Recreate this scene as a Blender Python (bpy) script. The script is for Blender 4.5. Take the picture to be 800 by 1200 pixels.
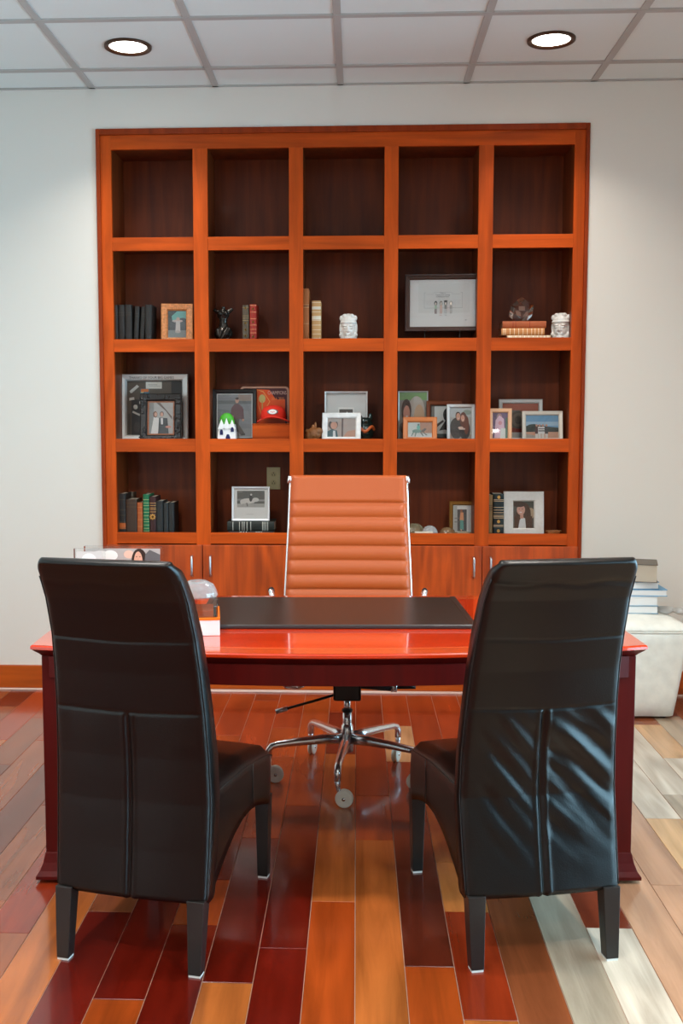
import bpy, bmesh, math, random
from mathutils import Vector, Matrix, noise
PI=math.pi; R=math.radians
for o in list(bpy.data.objects): bpy.data.objects.remove(o)
sc=bpy.context.scene; COL=sc.collection
rnd=random.Random(7)
# ------------------------------------------------------------------ camera, world, light, exposure
D,F,PITCH,YAW,ROLL,PX,EYE=5.5474,1234.3125,.0883,.0433,-.0009,364.0435,1.46
CAM=Vector((0,-D,EYE))
_fw=Vector((-math.sin(YAW)*math.cos(PITCH),math.cos(YAW)*math.cos(PITCH),-math.sin(PITCH)))
_r=Vector((math.cos(YAW),math.sin(YAW),0)); _u=_r.cross(_fw)
_r2=_r*math.cos(ROLL)+_u*math.sin(ROLL); _u2=-_r*math.sin(ROLL)+_u*math.cos(ROLL)
def at(px,py,Y):                       # a point of the real room: where the sight line meets the plane y=Y
    d=_fw+_r2*((px-PX)/F)+_u2*((600-py)/F)
    return CAM+d*((Y-CAM.y)/d.y)
cd=bpy.data.cameras.new('camera'); cam=bpy.data.objects.new('camera',cd); COL.objects.link(cam)
cd.sensor_fit='VERTICAL'; cd.sensor_height=36; cd.sensor_width=24; cd.lens=F/1200*36
cd.shift_x=(400-PX)/1200; cd.clip_start=.05
m=Matrix((( _r2.x,_u2.x,-_fw.x,CAM.x),(_r2.y,_u2.y,-_fw.y,CAM.y),(_r2.z,_u2.z,-_fw.z,CAM.z),(0,0,0,1)))
cam.matrix_world=m; sc.camera=cam
vs=sc.view_settings; vs.view_transform='Standard'; vs.look='None'; vs.gamma=1; vs.use_curve_mapping=False
vs.exposure=0.2
w=bpy.data.worlds.new('sky'); sc.world=w; w.use_nodes=True
w.node_tree.nodes['Background'].inputs[0].default_value=(.42,.70,1,1)
w.node_tree.nodes['Background'].inputs[1].default_value=3.5
H=3.1565; XL,XR,YB=-2.45,2.55,-8.2
WIN=(-7.6,-1.3,.04,2.25)               # daylight window in the right wall: y0,y1,z0,z1
def area(name,loc,rot,size,size_y,energy,color,shape='RECTANGLE',spread=PI):
    l=bpy.data.lights.new(name,'AREA'); l.shape=shape; l.size=size
    if shape=='RECTANGLE': l.size_y=size_y
    l.energy=energy; l.color=color; l.spread=spread
    o=bpy.data.objects.new(name,l); COL.objects.link(o); o.location=loc; o.rotation_euler=rot; return o
area('daylight',(XR+.25,(WIN[0]+WIN[1])/2,(WIN[2]+WIN[3])/2),(0,R(90),0),WIN[3]-WIN[2],WIN[1]-WIN[0],350,(.45,.82,1.0))
CAN_W=(7,25); CAN_COL=(1.0,.93,.85)
# ------------------------------------------------------------------ materials
def lin(c): 
    return tuple((v/255/12.92 if v/255<=.04045 else ((v/255+.055)/1.055)**2.4) for v in c)
_mc={}
def mat(name,rgb,rough=.5,metal=0,coat=0,spec=.5,bump=0,bscale=60,trans=0,ior=1.45,emis=0,vary=0):
    key=(name,)
    if key in _mc: return _mc[key]
    m=bpy.data.materials.new(name); m.use_nodes=True; nt=m.node_tree; b=nt.nodes['Principled BSDF']
    c=lin(rgb); b.inputs['Base Color'].default_value=(*c,1); b.inputs['Roughness'].default_value=rough
    b.inputs['Metallic'].default_value=metal; b.inputs['Coat Weight'].default_value=coat; b.inputs['Coat Roughness'].default_value=.08
    b.inputs['Specular IOR Level'].default_value=spec; b.inputs['Transmission Weight'].default_value=trans; b.inputs['IOR'].default_value=ior
    if emis: b.inputs['Emission Color'].default_value=(*c,1); b.inputs['Emission Strength'].default_value=emis
    tc=nt.nodes.new('ShaderNodeTexCoord')
    if vary:
        n=nt.nodes.new('ShaderNodeTexNoise'); n.inputs['Scale'].default_value=bscale*.3; n.inputs['Detail'].default_value=5; nt.links.new(tc.outputs['Object'],n.inputs['Vector'])
        r=nt.nodes.new('ShaderNodeValToRGB'); r.color_ramp.elements[0].position=.3; r.color_ramp.elements[1].position=.7
        r.color_ramp.elements[0].color=(*[v*(1-vary) for v in c],1); r.color_ramp.elements[1].color=(*[min(1,v*(1+vary*.6)) for v in c],1)
        nt.links.new(n.outputs['Fac'],r.inputs[0]); nt.links.new(r.outputs[0],b.inputs['Base Color'])
    if bump:
        n=nt.nodes.new('ShaderNodeTexNoise'); n.inputs['Scale'].default_value=bscale; n.inputs['Detail'].default_value=4; nt.links.new(tc.outputs['Object'],n.inputs['Vector'])
        bp=nt.nodes.new('ShaderNodeBump'); bp.inputs['Strength'].default_value=bump; bp.inputs['Distance'].default_value=.004
        nt.links.new(n.outputs['Fac'],bp.inputs['Height']); nt.links.new(bp.outputs[0],b.inputs['Normal'])
    _mc[key]=m; return m
def flat(rgb,rough=.45): return mat('print_%02x%02x%02x'%tuple(rgb),rgb,rough)
def wood(name,rgb,axis=2,rough=.35,coat=.3,contrast=.35,scale=1.0,bump=.04,rings=.5,crough=.08,spec=.5):
    if name in _mc: return _mc[name]
    m=bpy.data.materials.new(name); m.use_nodes=True; nt=m.node_tree; N=nt.nodes; L=nt.links; b=N['Principled BSDF']
    c=lin(rgb); tc=N.new('ShaderNodeTexCoord'); oi=N.new('ShaderNodeObjectInfo')
    mul=N.new('ShaderNodeVectorMath'); mul.operation='MULTIPLY_ADD'
    cm=N.new('ShaderNodeCombineXYZ')
    for i in range(3): L.new(oi.outputs['Random'],cm.inputs[i])
    L.new(cm.outputs[0],mul.inputs[0]); mul.inputs[1].default_value=(37,23,41); L.new(tc.outputs['Object'],mul.inputs[2])
    mp=N.new('ShaderNodeMapping'); s=[22*scale]*3; s[axis]=1.5*scale; mp.inputs['Scale'].default_value=s; L.new(mul.outputs[0],mp.inputs[0])
    n1=N.new('ShaderNodeTexNoise'); n1.inputs['Scale'].default_value=1.0; n1.inputs['Detail'].default_value=6; n1.inputs['Roughness'].default_value=.62; n1.inputs['Distortion'].default_value=.6; L.new(mp.outputs[0],n1.inputs['Vector'])
    mp2=N.new('ShaderNodeMapping'); s=[5*scale]*3; s[axis]=.9*scale; mp2.inputs['Scale'].default_value=s; L.new(mul.outputs[0],mp2.inputs[0])
    n2=N.new('ShaderNodeTexNoise'); n2.inputs['Scale'].default_value=1; n2.inputs['Detail'].default_value=2; L.new(mp2.outputs[0],n2.inputs['Vector'])
    sn=N.new('ShaderNodeMath'); sn.operation='MULTIPLY'; sn.inputs[1].default_value=34; L.new(n2.outputs['Fac'],sn.inputs[0])
    s2=N.new('ShaderNodeMath'); s2.operation='SINE'; L.new(sn.outputs[0],s2.inputs[0])
    s3=N.new('ShaderNodeMath'); s3.operation='MULTIPLY_ADD'; s3.inputs[1].default_value=.12*rings; L.new(s2.outputs[0],s3.inputs[0]); L.new(n1.outputs['Fac'],s3.inputs[2])
    rp=N.new('ShaderNodeValToRGB'); e=rp.color_ramp.elements
    e[0].position=.28; e[1].position=.72
    e[0].color=(*[v*(1-contrast)*(1-.12*contrast*i) for i,v in enumerate(c)],1); e[1].color=(*[min(1,v*(1+contrast*.55)) for v in c],1)
    L.new(s3.outputs[0],rp.inputs[0])
    hs=N.new('ShaderNodeHueSaturation'); vr=N.new('ShaderNodeMapRange'); vr.inputs['To Min'].default_value=.9; vr.inputs['To Max'].default_value=1.1
    L.new(oi.outputs['Random'],vr.inputs['Value']); L.new(vr.outputs[0],hs.inputs['Value']); L.new(rp.outputs[0],hs.inputs['Color']); L.new(hs.outputs[0],b.inputs['Base Color'])
    b.inputs['Roughness'].default_value=rough; b.inputs['Coat Weight'].default_value=coat; b.inputs['Coat Roughness'].default_value=crough; b.inputs['Specular IOR Level'].default_value=spec
    bp=N.new('ShaderNodeBump'); bp.inputs['Strength'].default_value=bump; bp.inputs['Distance'].default_value=.002; L.new(n1.outputs['Fac'],bp.inputs['Height']); L.new(bp.outputs[0],b.inputs['Normal'])
    _mc[name]=m; return m
def pane_mat(name,gl=.08,tint=(1,1,1),rough=.02):
    if name in _mc: return _mc[name]
    m=bpy.data.materials.new(name); m.use_nodes=True; nt=m.node_tree; nt.nodes.clear()
    o=nt.nodes.new('ShaderNodeOutputMaterial'); t=nt.nodes.new('ShaderNodeBsdfTransparent'); t.inputs[0].default_value=(*tint,1)
    g=nt.nodes.new('ShaderNodeBsdfGlossy'); g.inputs['Roughness'].default_value=rough
    f=nt.nodes.new('ShaderNodeFresnel'); f.inputs[0].default_value=1.45; a=nt.nodes.new('ShaderNodeMath'); a.operation='MULTIPLY_ADD'; a.inputs[1].default_value=1.0; a.inputs[2].default_value=gl-.04
    x=nt.nodes.new('ShaderNodeMixShader'); nt.links.new(f.outputs[0],a.inputs[0]); nt.links.new(a.outputs[0],x.inputs[0]); nt.links.new(t.outputs[0],x.inputs[1]); nt.links.new(g.outputs[0],x.inputs[2]); nt.links.new(x.outputs[0],o.inputs[0])
    _mc[name]=m; return m
BW=(190,80,26)
M=dict(
 wall=mat('painted_wall',(229,224,215),.9,bump=.05,bscale=220), ceil=mat('ceiling_tile',(222,230,228),.95,bump=.25,bscale=400),
 grid=mat('grid_metal',(176,174,170),.6), back=wood('cabinet_interior',(112,48,13),2,.5,.08,.4,spec=.3),  # cabinet interior: cubby shade partly put into a darker wood colour
 bv=wood('cherry_vertical',(196,80,18),2,.48,0,.34,spec=.18), bh=wood('cherry_horizontal',(196,80,18),0,.48,0,.34,spec=.18), door=wood('cherry_door',(190,76,14),2,.42,.05,.40,rings=1.0),
 btrim=wood('cherry_trim',(150,56,14),2,.48,0,.3,spec=.2), base=wood('baseboard_wood',(190,86,20),0,.42,.05,.3,spec=.3),
 dtop=wood('desk_top_lit_lacquer',(216,56,16),0,.16,1,.16,scale=.6,rings=.4,bump=.01,crough=.03), dred=wood('desk_mahogany_shaded',(78,5,2),2,.45,0,.25,spec=.2,bump=.02), dedge=wood('desk_edge_band',(206,70,20),0,.2,1,.15,bump=.01),  # one mahogany: light on top and shade on the sides put into colour
 leather=mat('black_leather',(6,3,2),.31,spec=.44,coat=.0,bump=.10,bscale=260), seam=mat('leather_piping',(30,26,24),.4), legblk=mat('black_lacquer_leg',(30,26,24),.35,coat=.2),
 glide=mat('white_glide',(210,210,205),.5), tan=mat('tan_leather',(182,84,34),.42,bump=.08,bscale=240), chrome=mat('polished_aluminium',(236,236,238),.22,metal=.9), blkpl=mat('black_plastic',(20,20,22),.4),
 clearpl=mat('clear_wheel',(244,240,226),.12,trans=.15,spec=.8), steel=mat('satin_steel',(205,205,208),.28,metal=1), pad=mat('desk_pad_leather',(38,30,25),.32,bump=.06,bscale=300), padedge=mat('desk_pad_edge',(52,50,50),.35),
 otto=mat('cream_leather',(240,240,230),.45,bump=.15,bscale=60,vary=.08), paper=mat('page_block',(225,215,195),.8), white=mat('white_plastic',(240,240,238),.4), silver=mat('silver_frame',(206,206,204),.35,metal=.35),
 blackf=mat('black_frame',(22,20,20),.35), gold=mat('gilt',(215,165,90),.35,metal=.7), glass=mat('crystal',(245,250,250),.02,trans=1.0,ior=1.5), acr=pane_mat('acrylic',.10), pane=pane_mat('frame_glass',.05), wpane=pane_mat('window_glass',.08),
 plaster=mat('white_marble',(232,230,224),.5,vary=.12,bscale=60), bronze=mat('dark_bronze',(52,48,44),.22,metal=.6), ring=mat('trim_ring_reflection',(74,48,32),.35,metal=.4), lens=mat('lamp_lens',(255,250,240),.4,emis=9),  # trim ring: a brown reflection put into its base colour
 wframe=mat('window_frame_paint',(60,60,62),.4), glint=mat('bevel_glint',(168,140,122),.6), caulk=mat('pale_strip',(235,205,190),.5))
# ------------------------------------------------------------------ mesh helpers
def finish(name,bm,mats,parent=None,smooth=False,bevel=0,seg=2,mods=()):
    me=bpy.data.meshes.new(name); bmesh.ops.recalc_face_normals(bm,faces=bm.faces[:]); bm.to_mesh(me); bm.free()
    if not isinstance(mats,(list,tuple)): mats=[mats]
    for q in mats: me.materials.append(q)
    o=bpy.data.objects.new(name,me); COL.objects.link(o)
    if parent: o.parent=parent
    if smooth:
        for p in me.polygons: p.use_smooth=True
    if bevel:
        b=o.modifiers.new('bevel','BEVEL'); b.width=bevel; b.segments=seg; b.limit_method='ANGLE'; b.angle_limit=R(35); b.harden_normals=False
    return o
def BM(): return bmesh.new()
def box(bm,x0,x1,y0,y1,z0,z1,mi=0,M4=None):
    r=bmesh.ops.create_cube(bm,size=1); vs_=r['verts']
    for v in vs_:
        v.co=Vector((x0+(v.co.x+.5)*(x1-x0),y0+(v.co.y+.5)*(y1-y0),z0+(v.co.z+.5)*(z1-z0)))
        if M4: v.co=M4@v.co
    for f in {f for v in vs_ for f in v.link_faces}: f.material_index=mi
    return vs_
def tube(bm,pts,rad,seg=10,mi=0,flat_=None):
    pts=[Vector(p) for p in pts]; n=len(pts); rs=rad if isinstance(rad,(list,tuple)) else [rad]*n; rings=[]; prev=None
    for i,p in enumerate(pts):
        t=(pts[min(i+1,n-1)]-pts[max(i-1,0)]).normalized()
        if prev is None: a=t.orthogonal().normalized()
        else: a=(prev-t*prev.dot(t)).normalized()
        prev=a; b=t.cross(a)
        rings.append([bm.verts.new(p+(a*math.cos(2*PI*k/seg)+b*math.sin(2*PI*k/seg))*rs[i]) for k in range(seg)])
    fs=[]
    for i in range(n-1):
        for k in range(seg): fs.append(bm.faces.new((rings[i][k],rings[i][(k+1)%seg],rings[i+1][(k+1)%seg],rings[i+1][k])))
    fs.append(bm.faces.new(rings[0][::-1])); fs.append(bm.faces.new(rings[-1]))
    for f in fs: f.material_index=mi
def lathe(bm,prof,c=(0,0,0),seg=32,mi=0,M4=None):
    rings=[]
    for r_,z in prof:
        rings.append([bm.verts.new((M4 or Matrix())@Vector((c[0]+r_*math.cos(2*PI*k/seg),c[1]+r_*math.sin(2*PI*k/seg),c[2]+z))) for k in range(seg)])
    for i in range(len(rings)-1):
        for k in range(seg): bm.faces.new((rings[i][k],rings[i][(k+1)%seg],rings[i+1][(k+1)%seg],rings[i+1][k])).material_index=mi
    for rg in (rings[0][::-1],rings[-1]): bm.faces.new(rg).material_index=mi
def loft(bm,rings,cap=True,mi=0):
    vr=[[bm.verts.new(p) for p in rg] for rg in rings]; n=len(vr[0])
    for i in range(len(vr)-1):
        for k in range(n): bm.faces.new((vr[i][k],vr[i][(k+1)%n],vr[i+1][(k+1)%n],vr[i+1][k])).material_index=mi
    if cap: bm.faces.new(vr[0][::-1]).material_index=mi; bm.faces.new(vr[-1]).material_index=mi
def prism(bm,poly,a,b,axis='y',mi=0,M4=None):
    def P(u,v,t): 
        q=Vector({'y':(u,t,v),'x':(t,u,v),'z':(u,v,t)}[axis]); return M4@q if M4 else q
    A=[bm.verts.new(P(u,v,a)) for u,v in poly]; B=[bm.verts.new(P(u,v,b)) for u,v in poly]; n=len(poly)
    fs=[bm.faces.new(A),bm.faces.new(B[::-1])]+[bm.faces.new((A[i],B[i],B[(i+1)%n],A[(i+1)%n])) for i in range(n)]
    for f in fs: f.material_index=mi
def ell(bm,c,r,rot=None,mi=0,u=16,v=10):
    mm=Matrix.Translation(c)@(rot.to_4x4() if rot else Matrix())@Matrix.Diagonal((*r,1))
    g=bmesh.ops.create_uvsphere(bm,u_segments=u,v_segments=v,radius=1,matrix=mm)
    for f in {f for q in g['verts'] for f in q.link_faces}: f.material_index=mi
def interp(t,xs,ys):
    if t<=xs[0]: return ys[0]
    for i in range(len(xs)-1):
        if t<=xs[i+1]:
            k=(t-xs[i])/(xs[i+1]-xs[i]); return ys[i]*(1-k)+ys[i+1]*k
    return ys[-1]
def thing(name,label,cat,loc=(0,0,0),rz=0,group=None):
    o=bpy.data.objects.new(name,None); COL.objects.link(o); o.location=loc; o.rotation_euler=(0,0,rz); o.empty_display_size=.05
    tag(o,label,cat,group); return o
def tag(o,label,cat,group=None):
    o['label']=label; o['category']=cat
    if group: o['group']=group
    return o
def struct(o): o['kind']='structure'; return o
def sempty(name,loc=(0,0,0)):
    o=bpy.data.objects.new(name,None); COL.objects.link(o); o.location=loc; o['kind']='structure'; return o
def lettering(name,text,size,mt,parent,M4,ex=.0004,align='CENTER'):
    c=bpy.data.curves.new('t','FONT'); c.body=text; c.size=size; c.align_x=align; c.extrude=ex; c.resolution_u=2
    o=bpy.data.objects.new('t',c); COL.objects.link(o); bpy.context.view_layer.update()
    me=bpy.data.meshes.new_from_object(o.evaluated_get(bpy.context.evaluated_depsgraph_get())); bpy.data.objects.remove(o)
    me.transform(M4); me.name=name; me.materials.clear(); me.materials.append(mt)
    q=bpy.data.objects.new(name,me); COL.objects.link(q); q.parent=parent; return q
UP=Matrix(((1,0,0,0),(0,0,-1,0),(0,1,0,0),(0,0,0,1)))   # text plane xy -> upright xz, facing -y
# ------------------------------------------------------------------ floor
bm=BM(); box(bm,XL-.1,XR+.1,YB-.1,.4,-.06,-.0022); floor=struct(finish('floor',bm,M['glint']))  # pale slab colour in the joints stands in for glints off plank bevels
TONE={'dr':(92,16,6),'dk':(84,30,16),'rd':(132,42,16),'ro':(160,56,18),'or':(156,64,20),'gd':(164,88,38),'gl':(186,110,54),'br':(138,72,40),'lb':(178,130,98),'pl':(202,156,108),'gp':(170,152,130),'wh':(206,190,170),'bd':(108,46,26)}
PM={k:wood('plank_'+k,v,1,.22,.55,.34,scale=.8,rings=.9,crough=.09,bump=.03) for k,v in TONE.items()}
COLS={-8:[(-.9,'or'),(-2.70,'rd'),(-3.4,'br')],-7:[(-1.2,'rd'),(-2.1,'br'),(-3.4,'gd')],-6:[(-1.1,'ro'),(-1.9,'rd'),(-2.56,'br'),(-3.4,'dr')],
-5:[(-.8,'ro'),(-1.6,'or'),(-3.03,'dr'),(-3.5,'or')],-4:[(-.19,'rd'),(-.95,'ro'),(-1.6,'rd'),(-2.33,'dr'),(-2.63,'or'),(-3.4,'dr')],
-3:[(-.67,'ro'),(-1.10,'or'),(-1.99,'or'),(-2.94,'dr'),(-3.5,'gd')],-2:[(-.106,'rd'),(-1.675,'or'),(-2.756,'dr'),(-3.5,'dr')],
-1:[(-.397,'ro'),(-1.05,'dr'),(-2.467,'gd'),(-3.5,'or')],0:[(-1.558,'rd'),(-1.992,'or'),(-3.4,'gd')],1:[(-.618,'ro'),(-1.147,'pl'),(-1.812,'rd'),(-2.838,'dk'),(-3.5,'or')],
2:[(-1.3,'ro'),(-2.169,'gl'),(-2.517,'gl'),(-3.085,'rd'),(-3.6,'gd')],3:[(-.9,'ro'),(-2.0,'rd'),(-3.5,'br')],4:[(-.7,'or'),(-2.05,'br'),(-3.4,'gp')],5:[(-1.0,'rd'),(-1.8,'br'),(-2.60,'bd'),(-3.5,'wh')],
6:[(-.8,'br'),(-2.0,'pl'),(-3.5,'lb')],7:[(-.6,'gp'),(-1.25,'wh'),(-2.31,'lb'),(-3.4,'lb')],8:[(-.75,'lb'),(-1.75,'wh'),(-2.6,'pl'),(-3.4,'gp')],9:[(-.50,'br'),(-1.5,'wh'),(-2.3,'gp'),(-3.3,'lb')],10:[(-.55,'br'),(-1.05,'pl'),(-2.0,'wh'),(-3.3,'gp')],  # right columns: window light painted pale, ottoman shade browner near the wall
-9:[(-1.71,'rd'),(-2.5,'br'),(-3.4,'br')],-10:[(-.4,'ro'),(-1.25,'br'),(-2.4,'bd'),(-3.4,'br')],-11:[(-.91,'or'),(-1.9,'br'),(-2.9,'br')],-12:[(-.55,'or'),(-1.25,'br'),(-2.2,'bd')],-13:[(-.909,'ro'),(-1.6,'gd')],-14:[(-.35,'dr'),(-1.2,'br')],  # outer left columns: sheen on the floor put into browner plank tones
11:[(-.4,'bd'),(-1.1,'gp'),(-2.2,'wh')],12:[(-.7,'br'),(-1.6,'pl'),(-2.4,'wh')],13:[(-.5,'rd'),(-1.3,'pl')]}
rest=BM()
keys=list(TONE)
for k in range(-19,20):
    x0,x1=max(k*.1325+.001,XL),min((k+1)*.1325-.001,XR)
    if x1<x0+.01: continue
    y=0.0; segs=list(COLS.get(k,[]))
    while y>YB:
        if segs: y2,t=segs.pop(0); fine=True
        else: y2=y-rnd.uniform(.5,1.25); t=rnd.choice(['dr','rd','ro','or','gd','br'] if k<5 else ['br','gp','pl','rd','gd']); fine=False
        y2=max(y2,YB)
        if y>-3.3 and fine:
            b=BM(); box(b,x0,x1,y2+.0012,y-.0012,-.012,0); finish('plank',b,PM[t],floor,bevel=.0009,seg=1)
        else: box(rest,x0,x1,y2+.0012,y-.0012,-.012,0,mi=['dr','rd','ro','or','gd','br','gp','pl'].index(t))
        y=y2
ro=finish('plank',rest,[PM[t] for t in ['dr','rd','ro','or','gd','br','gp','pl']],floor); ro['kind']='stuff'
# ------------------------------------------------------------------ walls
BX0,BX1,BZ=-1.351,1.178,2.951
bm=BM(); box(bm,XL-.1,BX0,0,.42,0,H+.1); box(bm,BX1,XR+.1,0,.42,0,H+.1); box(bm,BX0,BX1,0,.42,BZ,H+.1); box(bm,BX0,BX1,.36,.42,0,BZ); struct(finish('wall_back',bm,M['wall']))
bm=BM(); box(bm,XL-.12,XL,YB,0,0,H+.1); struct(finish('wall_left',bm,M['wall']))
bm=BM(); box(bm,XL-.12,XR+.12,YB-.12,YB,0,H+.1); struct(finish('wall_front',bm,mat('bounce_taupe',(196,186,172),.9)))  # unseen wall; its paint tone is set for the light it bounces
bm=BM(); box(bm,XR,XR+.15,YB,WIN[0],0,H+.1); box(bm,XR,XR+.15,WIN[1],0,0,H+.1); box(bm,XR,XR+.15,WIN[0],WIN[1],WIN[3],H+.1); box(bm,XR,XR+.15,WIN[0],WIN[1],0,WIN[2]); struct(finish('wall_right',bm,M['wall']))
win=sempty('window_1',(XR,WIN[0],WIN[2]))
n=4; pw=(WIN[1]-WIN[0])/n
for i in range(n):
    b=BM(); y0=i*pw; z1=WIN[3]-WIN[2]
    for a in ((y0,y0+.04,0,z1),(y0+pw-.04,y0+pw,0,z1),(y0,y0+pw,0,.05),(y0,y0+pw,z1-.05,z1)): box(b,.04,.10,a[0],a[1],a[2],a[3])
    finish('window_frame',b,M['wframe'],win); b=BM(); box(b,.066,.072,y0+.04,y0+pw-.04,.05,z1-.05); finish('pane',b,M['wpane'],win)
for nm,a in (('baseboard_left',(XL,XL+.018,YB,0)),('baseboard_front',(XL,XR,YB,YB+.018))):
    b=BM(); box(b,*a,.008,.132); struct(finish(nm,b,M['base'],bevel=.003))
for nm,x0,x1 in (('baseboard_back',XL,BX0-.0),('baseboard_back',BX1,XR)):
    b=BM(); box(b,x0,x1,-.02,0,.01,.132); struct(finish(nm,b,M['base'],bevel=.003))
b=BM(); box(b,XL,XR,-.03,-.002,0,.0085); struct(finish('trim_1',b,M['caulk'],bevel=.002))
# ------------------------------------------------------------------ ceiling
T=.6388; GX0=-1.365; GY=-.2883
ceil=sempty('ceiling',(0,0,H))
b=BM(); box(b,XL-.1,XR+.1,YB-.1,.4,.06,.1); finish('ceiling_deck',b,M['ceil'],ceil)
xs=[XL]+[GX0+i*T for i in range(-1,7) if XL+.02<GX0+i*T<XR-.02]+[XR]; ys=[0]+[GY-i*T for i in range(0,13) if GY-i*T>YB]+[YB]
CANS=[(-1.05+1.92*i,-.597-1.916*j) for j in range(4) for i in range(2)]
def tile_bm(bm,x0,x1,y0,y1,can=None):
    e=.012
    if can is None:
        box(bm,x0+e,x1-e,y0+e,y1-e,.004,.02); return
    cx,cy=can; n=32; out=[]
    for k in range(n):                      # a tile with a round hole for the lamp
        a=2*PI*(k+.5)/n; dx,dy=math.cos(a),math.sin(a)
        t=min(((x1-e-cx) if dx>0 else (x0+e-cx))/dx if abs(dx)>1e-6 else 9,((y1-e-cy) if dy>0 else (y0+e-cy))/dy if abs(dy)>1e-6 else 9)
        out.append((dx,dy,t))
    vin=[bm.verts.new((cx+.098*dx,cy+.098*dy,.004)) for dx,dy,t in out]; vo=[bm.verts.new((cx+t*dx,cy+t*dy,.004)) for dx,dy,t in out]
    vin2=[bm.verts.new((cx+.098*dx,cy+.098*dy,.02)) for dx,dy,t in out]; vo2=[bm.verts.new((cx+t*dx,cy+t*dy,.02)) for dx,dy,t in out]
    cn={}
    for sx,X in ((1,x1-e),(-1,x0+e)):
        for sy,Y in ((1,y1-e),(-1,y0+e)): cn[(sx,sy)]=(bm.verts.new((X,Y,.004)),bm.verts.new((X,Y,.02)))
    for k in range(n):
        j=(k+1)%n; bm.faces.new((vin[k],vin[j],vin2[j],vin2[k]))
        a,c=vo[k].co,vo[j].co
        if abs(a.x-c.x)>1e-5 and abs(a.y-c.y)>1e-5:
            q=cn[(1 if (a.x+c.x)/2>cx else -1,1 if (a.y+c.y)/2>cy else -1)]
            bm.faces.new((vin[k],vo[k],q[0],vo[j],vin[j])); bm.faces.new((vo[k],vo2[k],q[1],q[0])); bm.faces.new((q[0],q[1],vo2[j],vo[j]))
        else: bm.faces.new((vin[k],vo[k],vo[j],vin[j])); bm.faces.new((vo[k],vo2[k],vo2[j],vo[j]))
rest=BM()
for i in range(len(xs)-1):
    for j in range(len(ys)-1):
        x0,x1,y1,y0=xs[i],xs[i+1],ys[j],ys[j+1]; can=next(((cx,cy) for cx,cy in CANS if x0<cx<x1 and y0<cy<y1),None)
        if j<4: b=BM(); tile_bm(b,x0,x1,y0,y1,can); finish('ceiling_tile',b,M['ceil'],ceil)
        else: tile_bm(rest,x0,x1,y0,y1,can)
rt=finish('ceiling_tile',rest,M['ceil'],ceil); rt['kind']='stuff'
for x in xs[1:-1]: b=BM(); box(b,x-.0165,x+.0165,YB,0,-.002,.03); finish('grid_runner',b,M['grid'],ceil)
for y in ys[1:-1]: b=BM(); box(b,XL,XR,y-.0165,y+.0165,-.0035,.028); finish('cross_runner',b,M['grid'],ceil)
b=BM(); box(b,XL,XR,-.018,0,-.002,.02); box(b,XL,XL+.018,YB,0,-.002,.02); box(b,XR-.018,XR,YB,0,-.002,.02); finish('wall_angle',b,M['grid'],ceil)
def downlight(x,y,label,group=None):
    t=thing('ceiling_downlight',label,'ceiling light',(x,y,H),0,group)
    b=BM(); lathe(b,[(.084,.02),(.086,-.004),(.1,-.009),(.107,-.006),(.108,.003),(.096,.004)],seg=48); o=finish('trim_ring',b,M['ring'],t,smooth=True)
    b=BM(); lathe(b,[(.094,.012),(.093,.006),(.0855,.002),(.001,.001)],seg=48); finish('lens',b,M['lens'],t,smooth=True)
    area('lamp',(x,y,H-.012),(0,0,0),.165,.165,CAN_W[y<-1],CAN_COL,'DISK',R(150 if y<-1 else 120))
downlight(*CANS[0],'round recessed ceiling downlight with dark brown ring, the left one of the two')
downlight(*CANS[1],'round recessed ceiling downlight with dark brown ring, the right one of the two')
for c in CANS[2:]: downlight(*c,'recessed ceiling downlight in the rows behind and above the viewpoint','ceiling downlights out of frame')
# ------------------------------------------------------------------ bookcase
SX=[-1.331,-1.276,-.850,-.774,-.352,-.279,.140,.212,.621,.696,1.105,1.160]
SH=[2.382,1.857,1.335,.826]; RT=[2.402,1.877,1.355,.856]; RB=[2.334,1.811,1.286,.797]; BACK=.30
bc=thing('bookcase','tall built-in cherry wood bookcase of open cubbies and doors filling back wall','bookcase',((BX0+BX1)/2,0,0))
OX=-(BX0+BX1)/2
def bpart(name,b,mt,par=None,**k):
    o=finish(name,b,mt,par or bc,**k)
    if par is None: o.location=(OX,0,0)
    return o
for a,name in (((BX0,SX[0],-.014,.01,.0,BZ),'side_trim'),((SX[11],BX1,-.014,.01,.0,BZ),'side_trim'),((SX[0],SX[11],-.014,.01,2.921,BZ),'top_trim')):
    b=BM(); box(b,*a); bpart(name,b,M['btrim'],bevel=.003)
for i in range(6): b=BM(); box(b,SX[2*i],SX[2*i+1],0,.022,.10,2.849 if 0<i<5 else 2.921); bpart('stile',b,M['bv'],bevel=.0015)
b=BM(); box(b,SX[1],SX[10],0.0005,.022,2.849,2.921); bpart('top_rail',b,M['bh'])
for i in range(5):
    x0,x1=SX[2*i+1],SX[2*i+2]
    for r_ in range(4):
        b=BM(); box(b,x0,x1,.0012,.022,RB[r_],RT[r_]); bpart('rail',b,M['bh'],bevel=.001)
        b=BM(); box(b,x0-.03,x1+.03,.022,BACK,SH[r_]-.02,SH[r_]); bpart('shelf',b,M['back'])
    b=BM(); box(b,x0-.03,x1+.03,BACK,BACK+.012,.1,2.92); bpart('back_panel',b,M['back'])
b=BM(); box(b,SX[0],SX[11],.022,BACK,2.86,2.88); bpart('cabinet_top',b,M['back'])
for i in range(6):
    c=(SX[2*i]+SX[2*i+1])/2; w_=.031
    a0,a1=(c-.0275,SX[1]) if i==0 else ((SX[10],c+.0275) if i==5 else (SX[2*i]+.002,SX[2*i+1]-.002))
    b=BM(); box(b,a0,a1,.022,BACK,.1,2.86); bpart('divider',b,M['back'])
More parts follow.
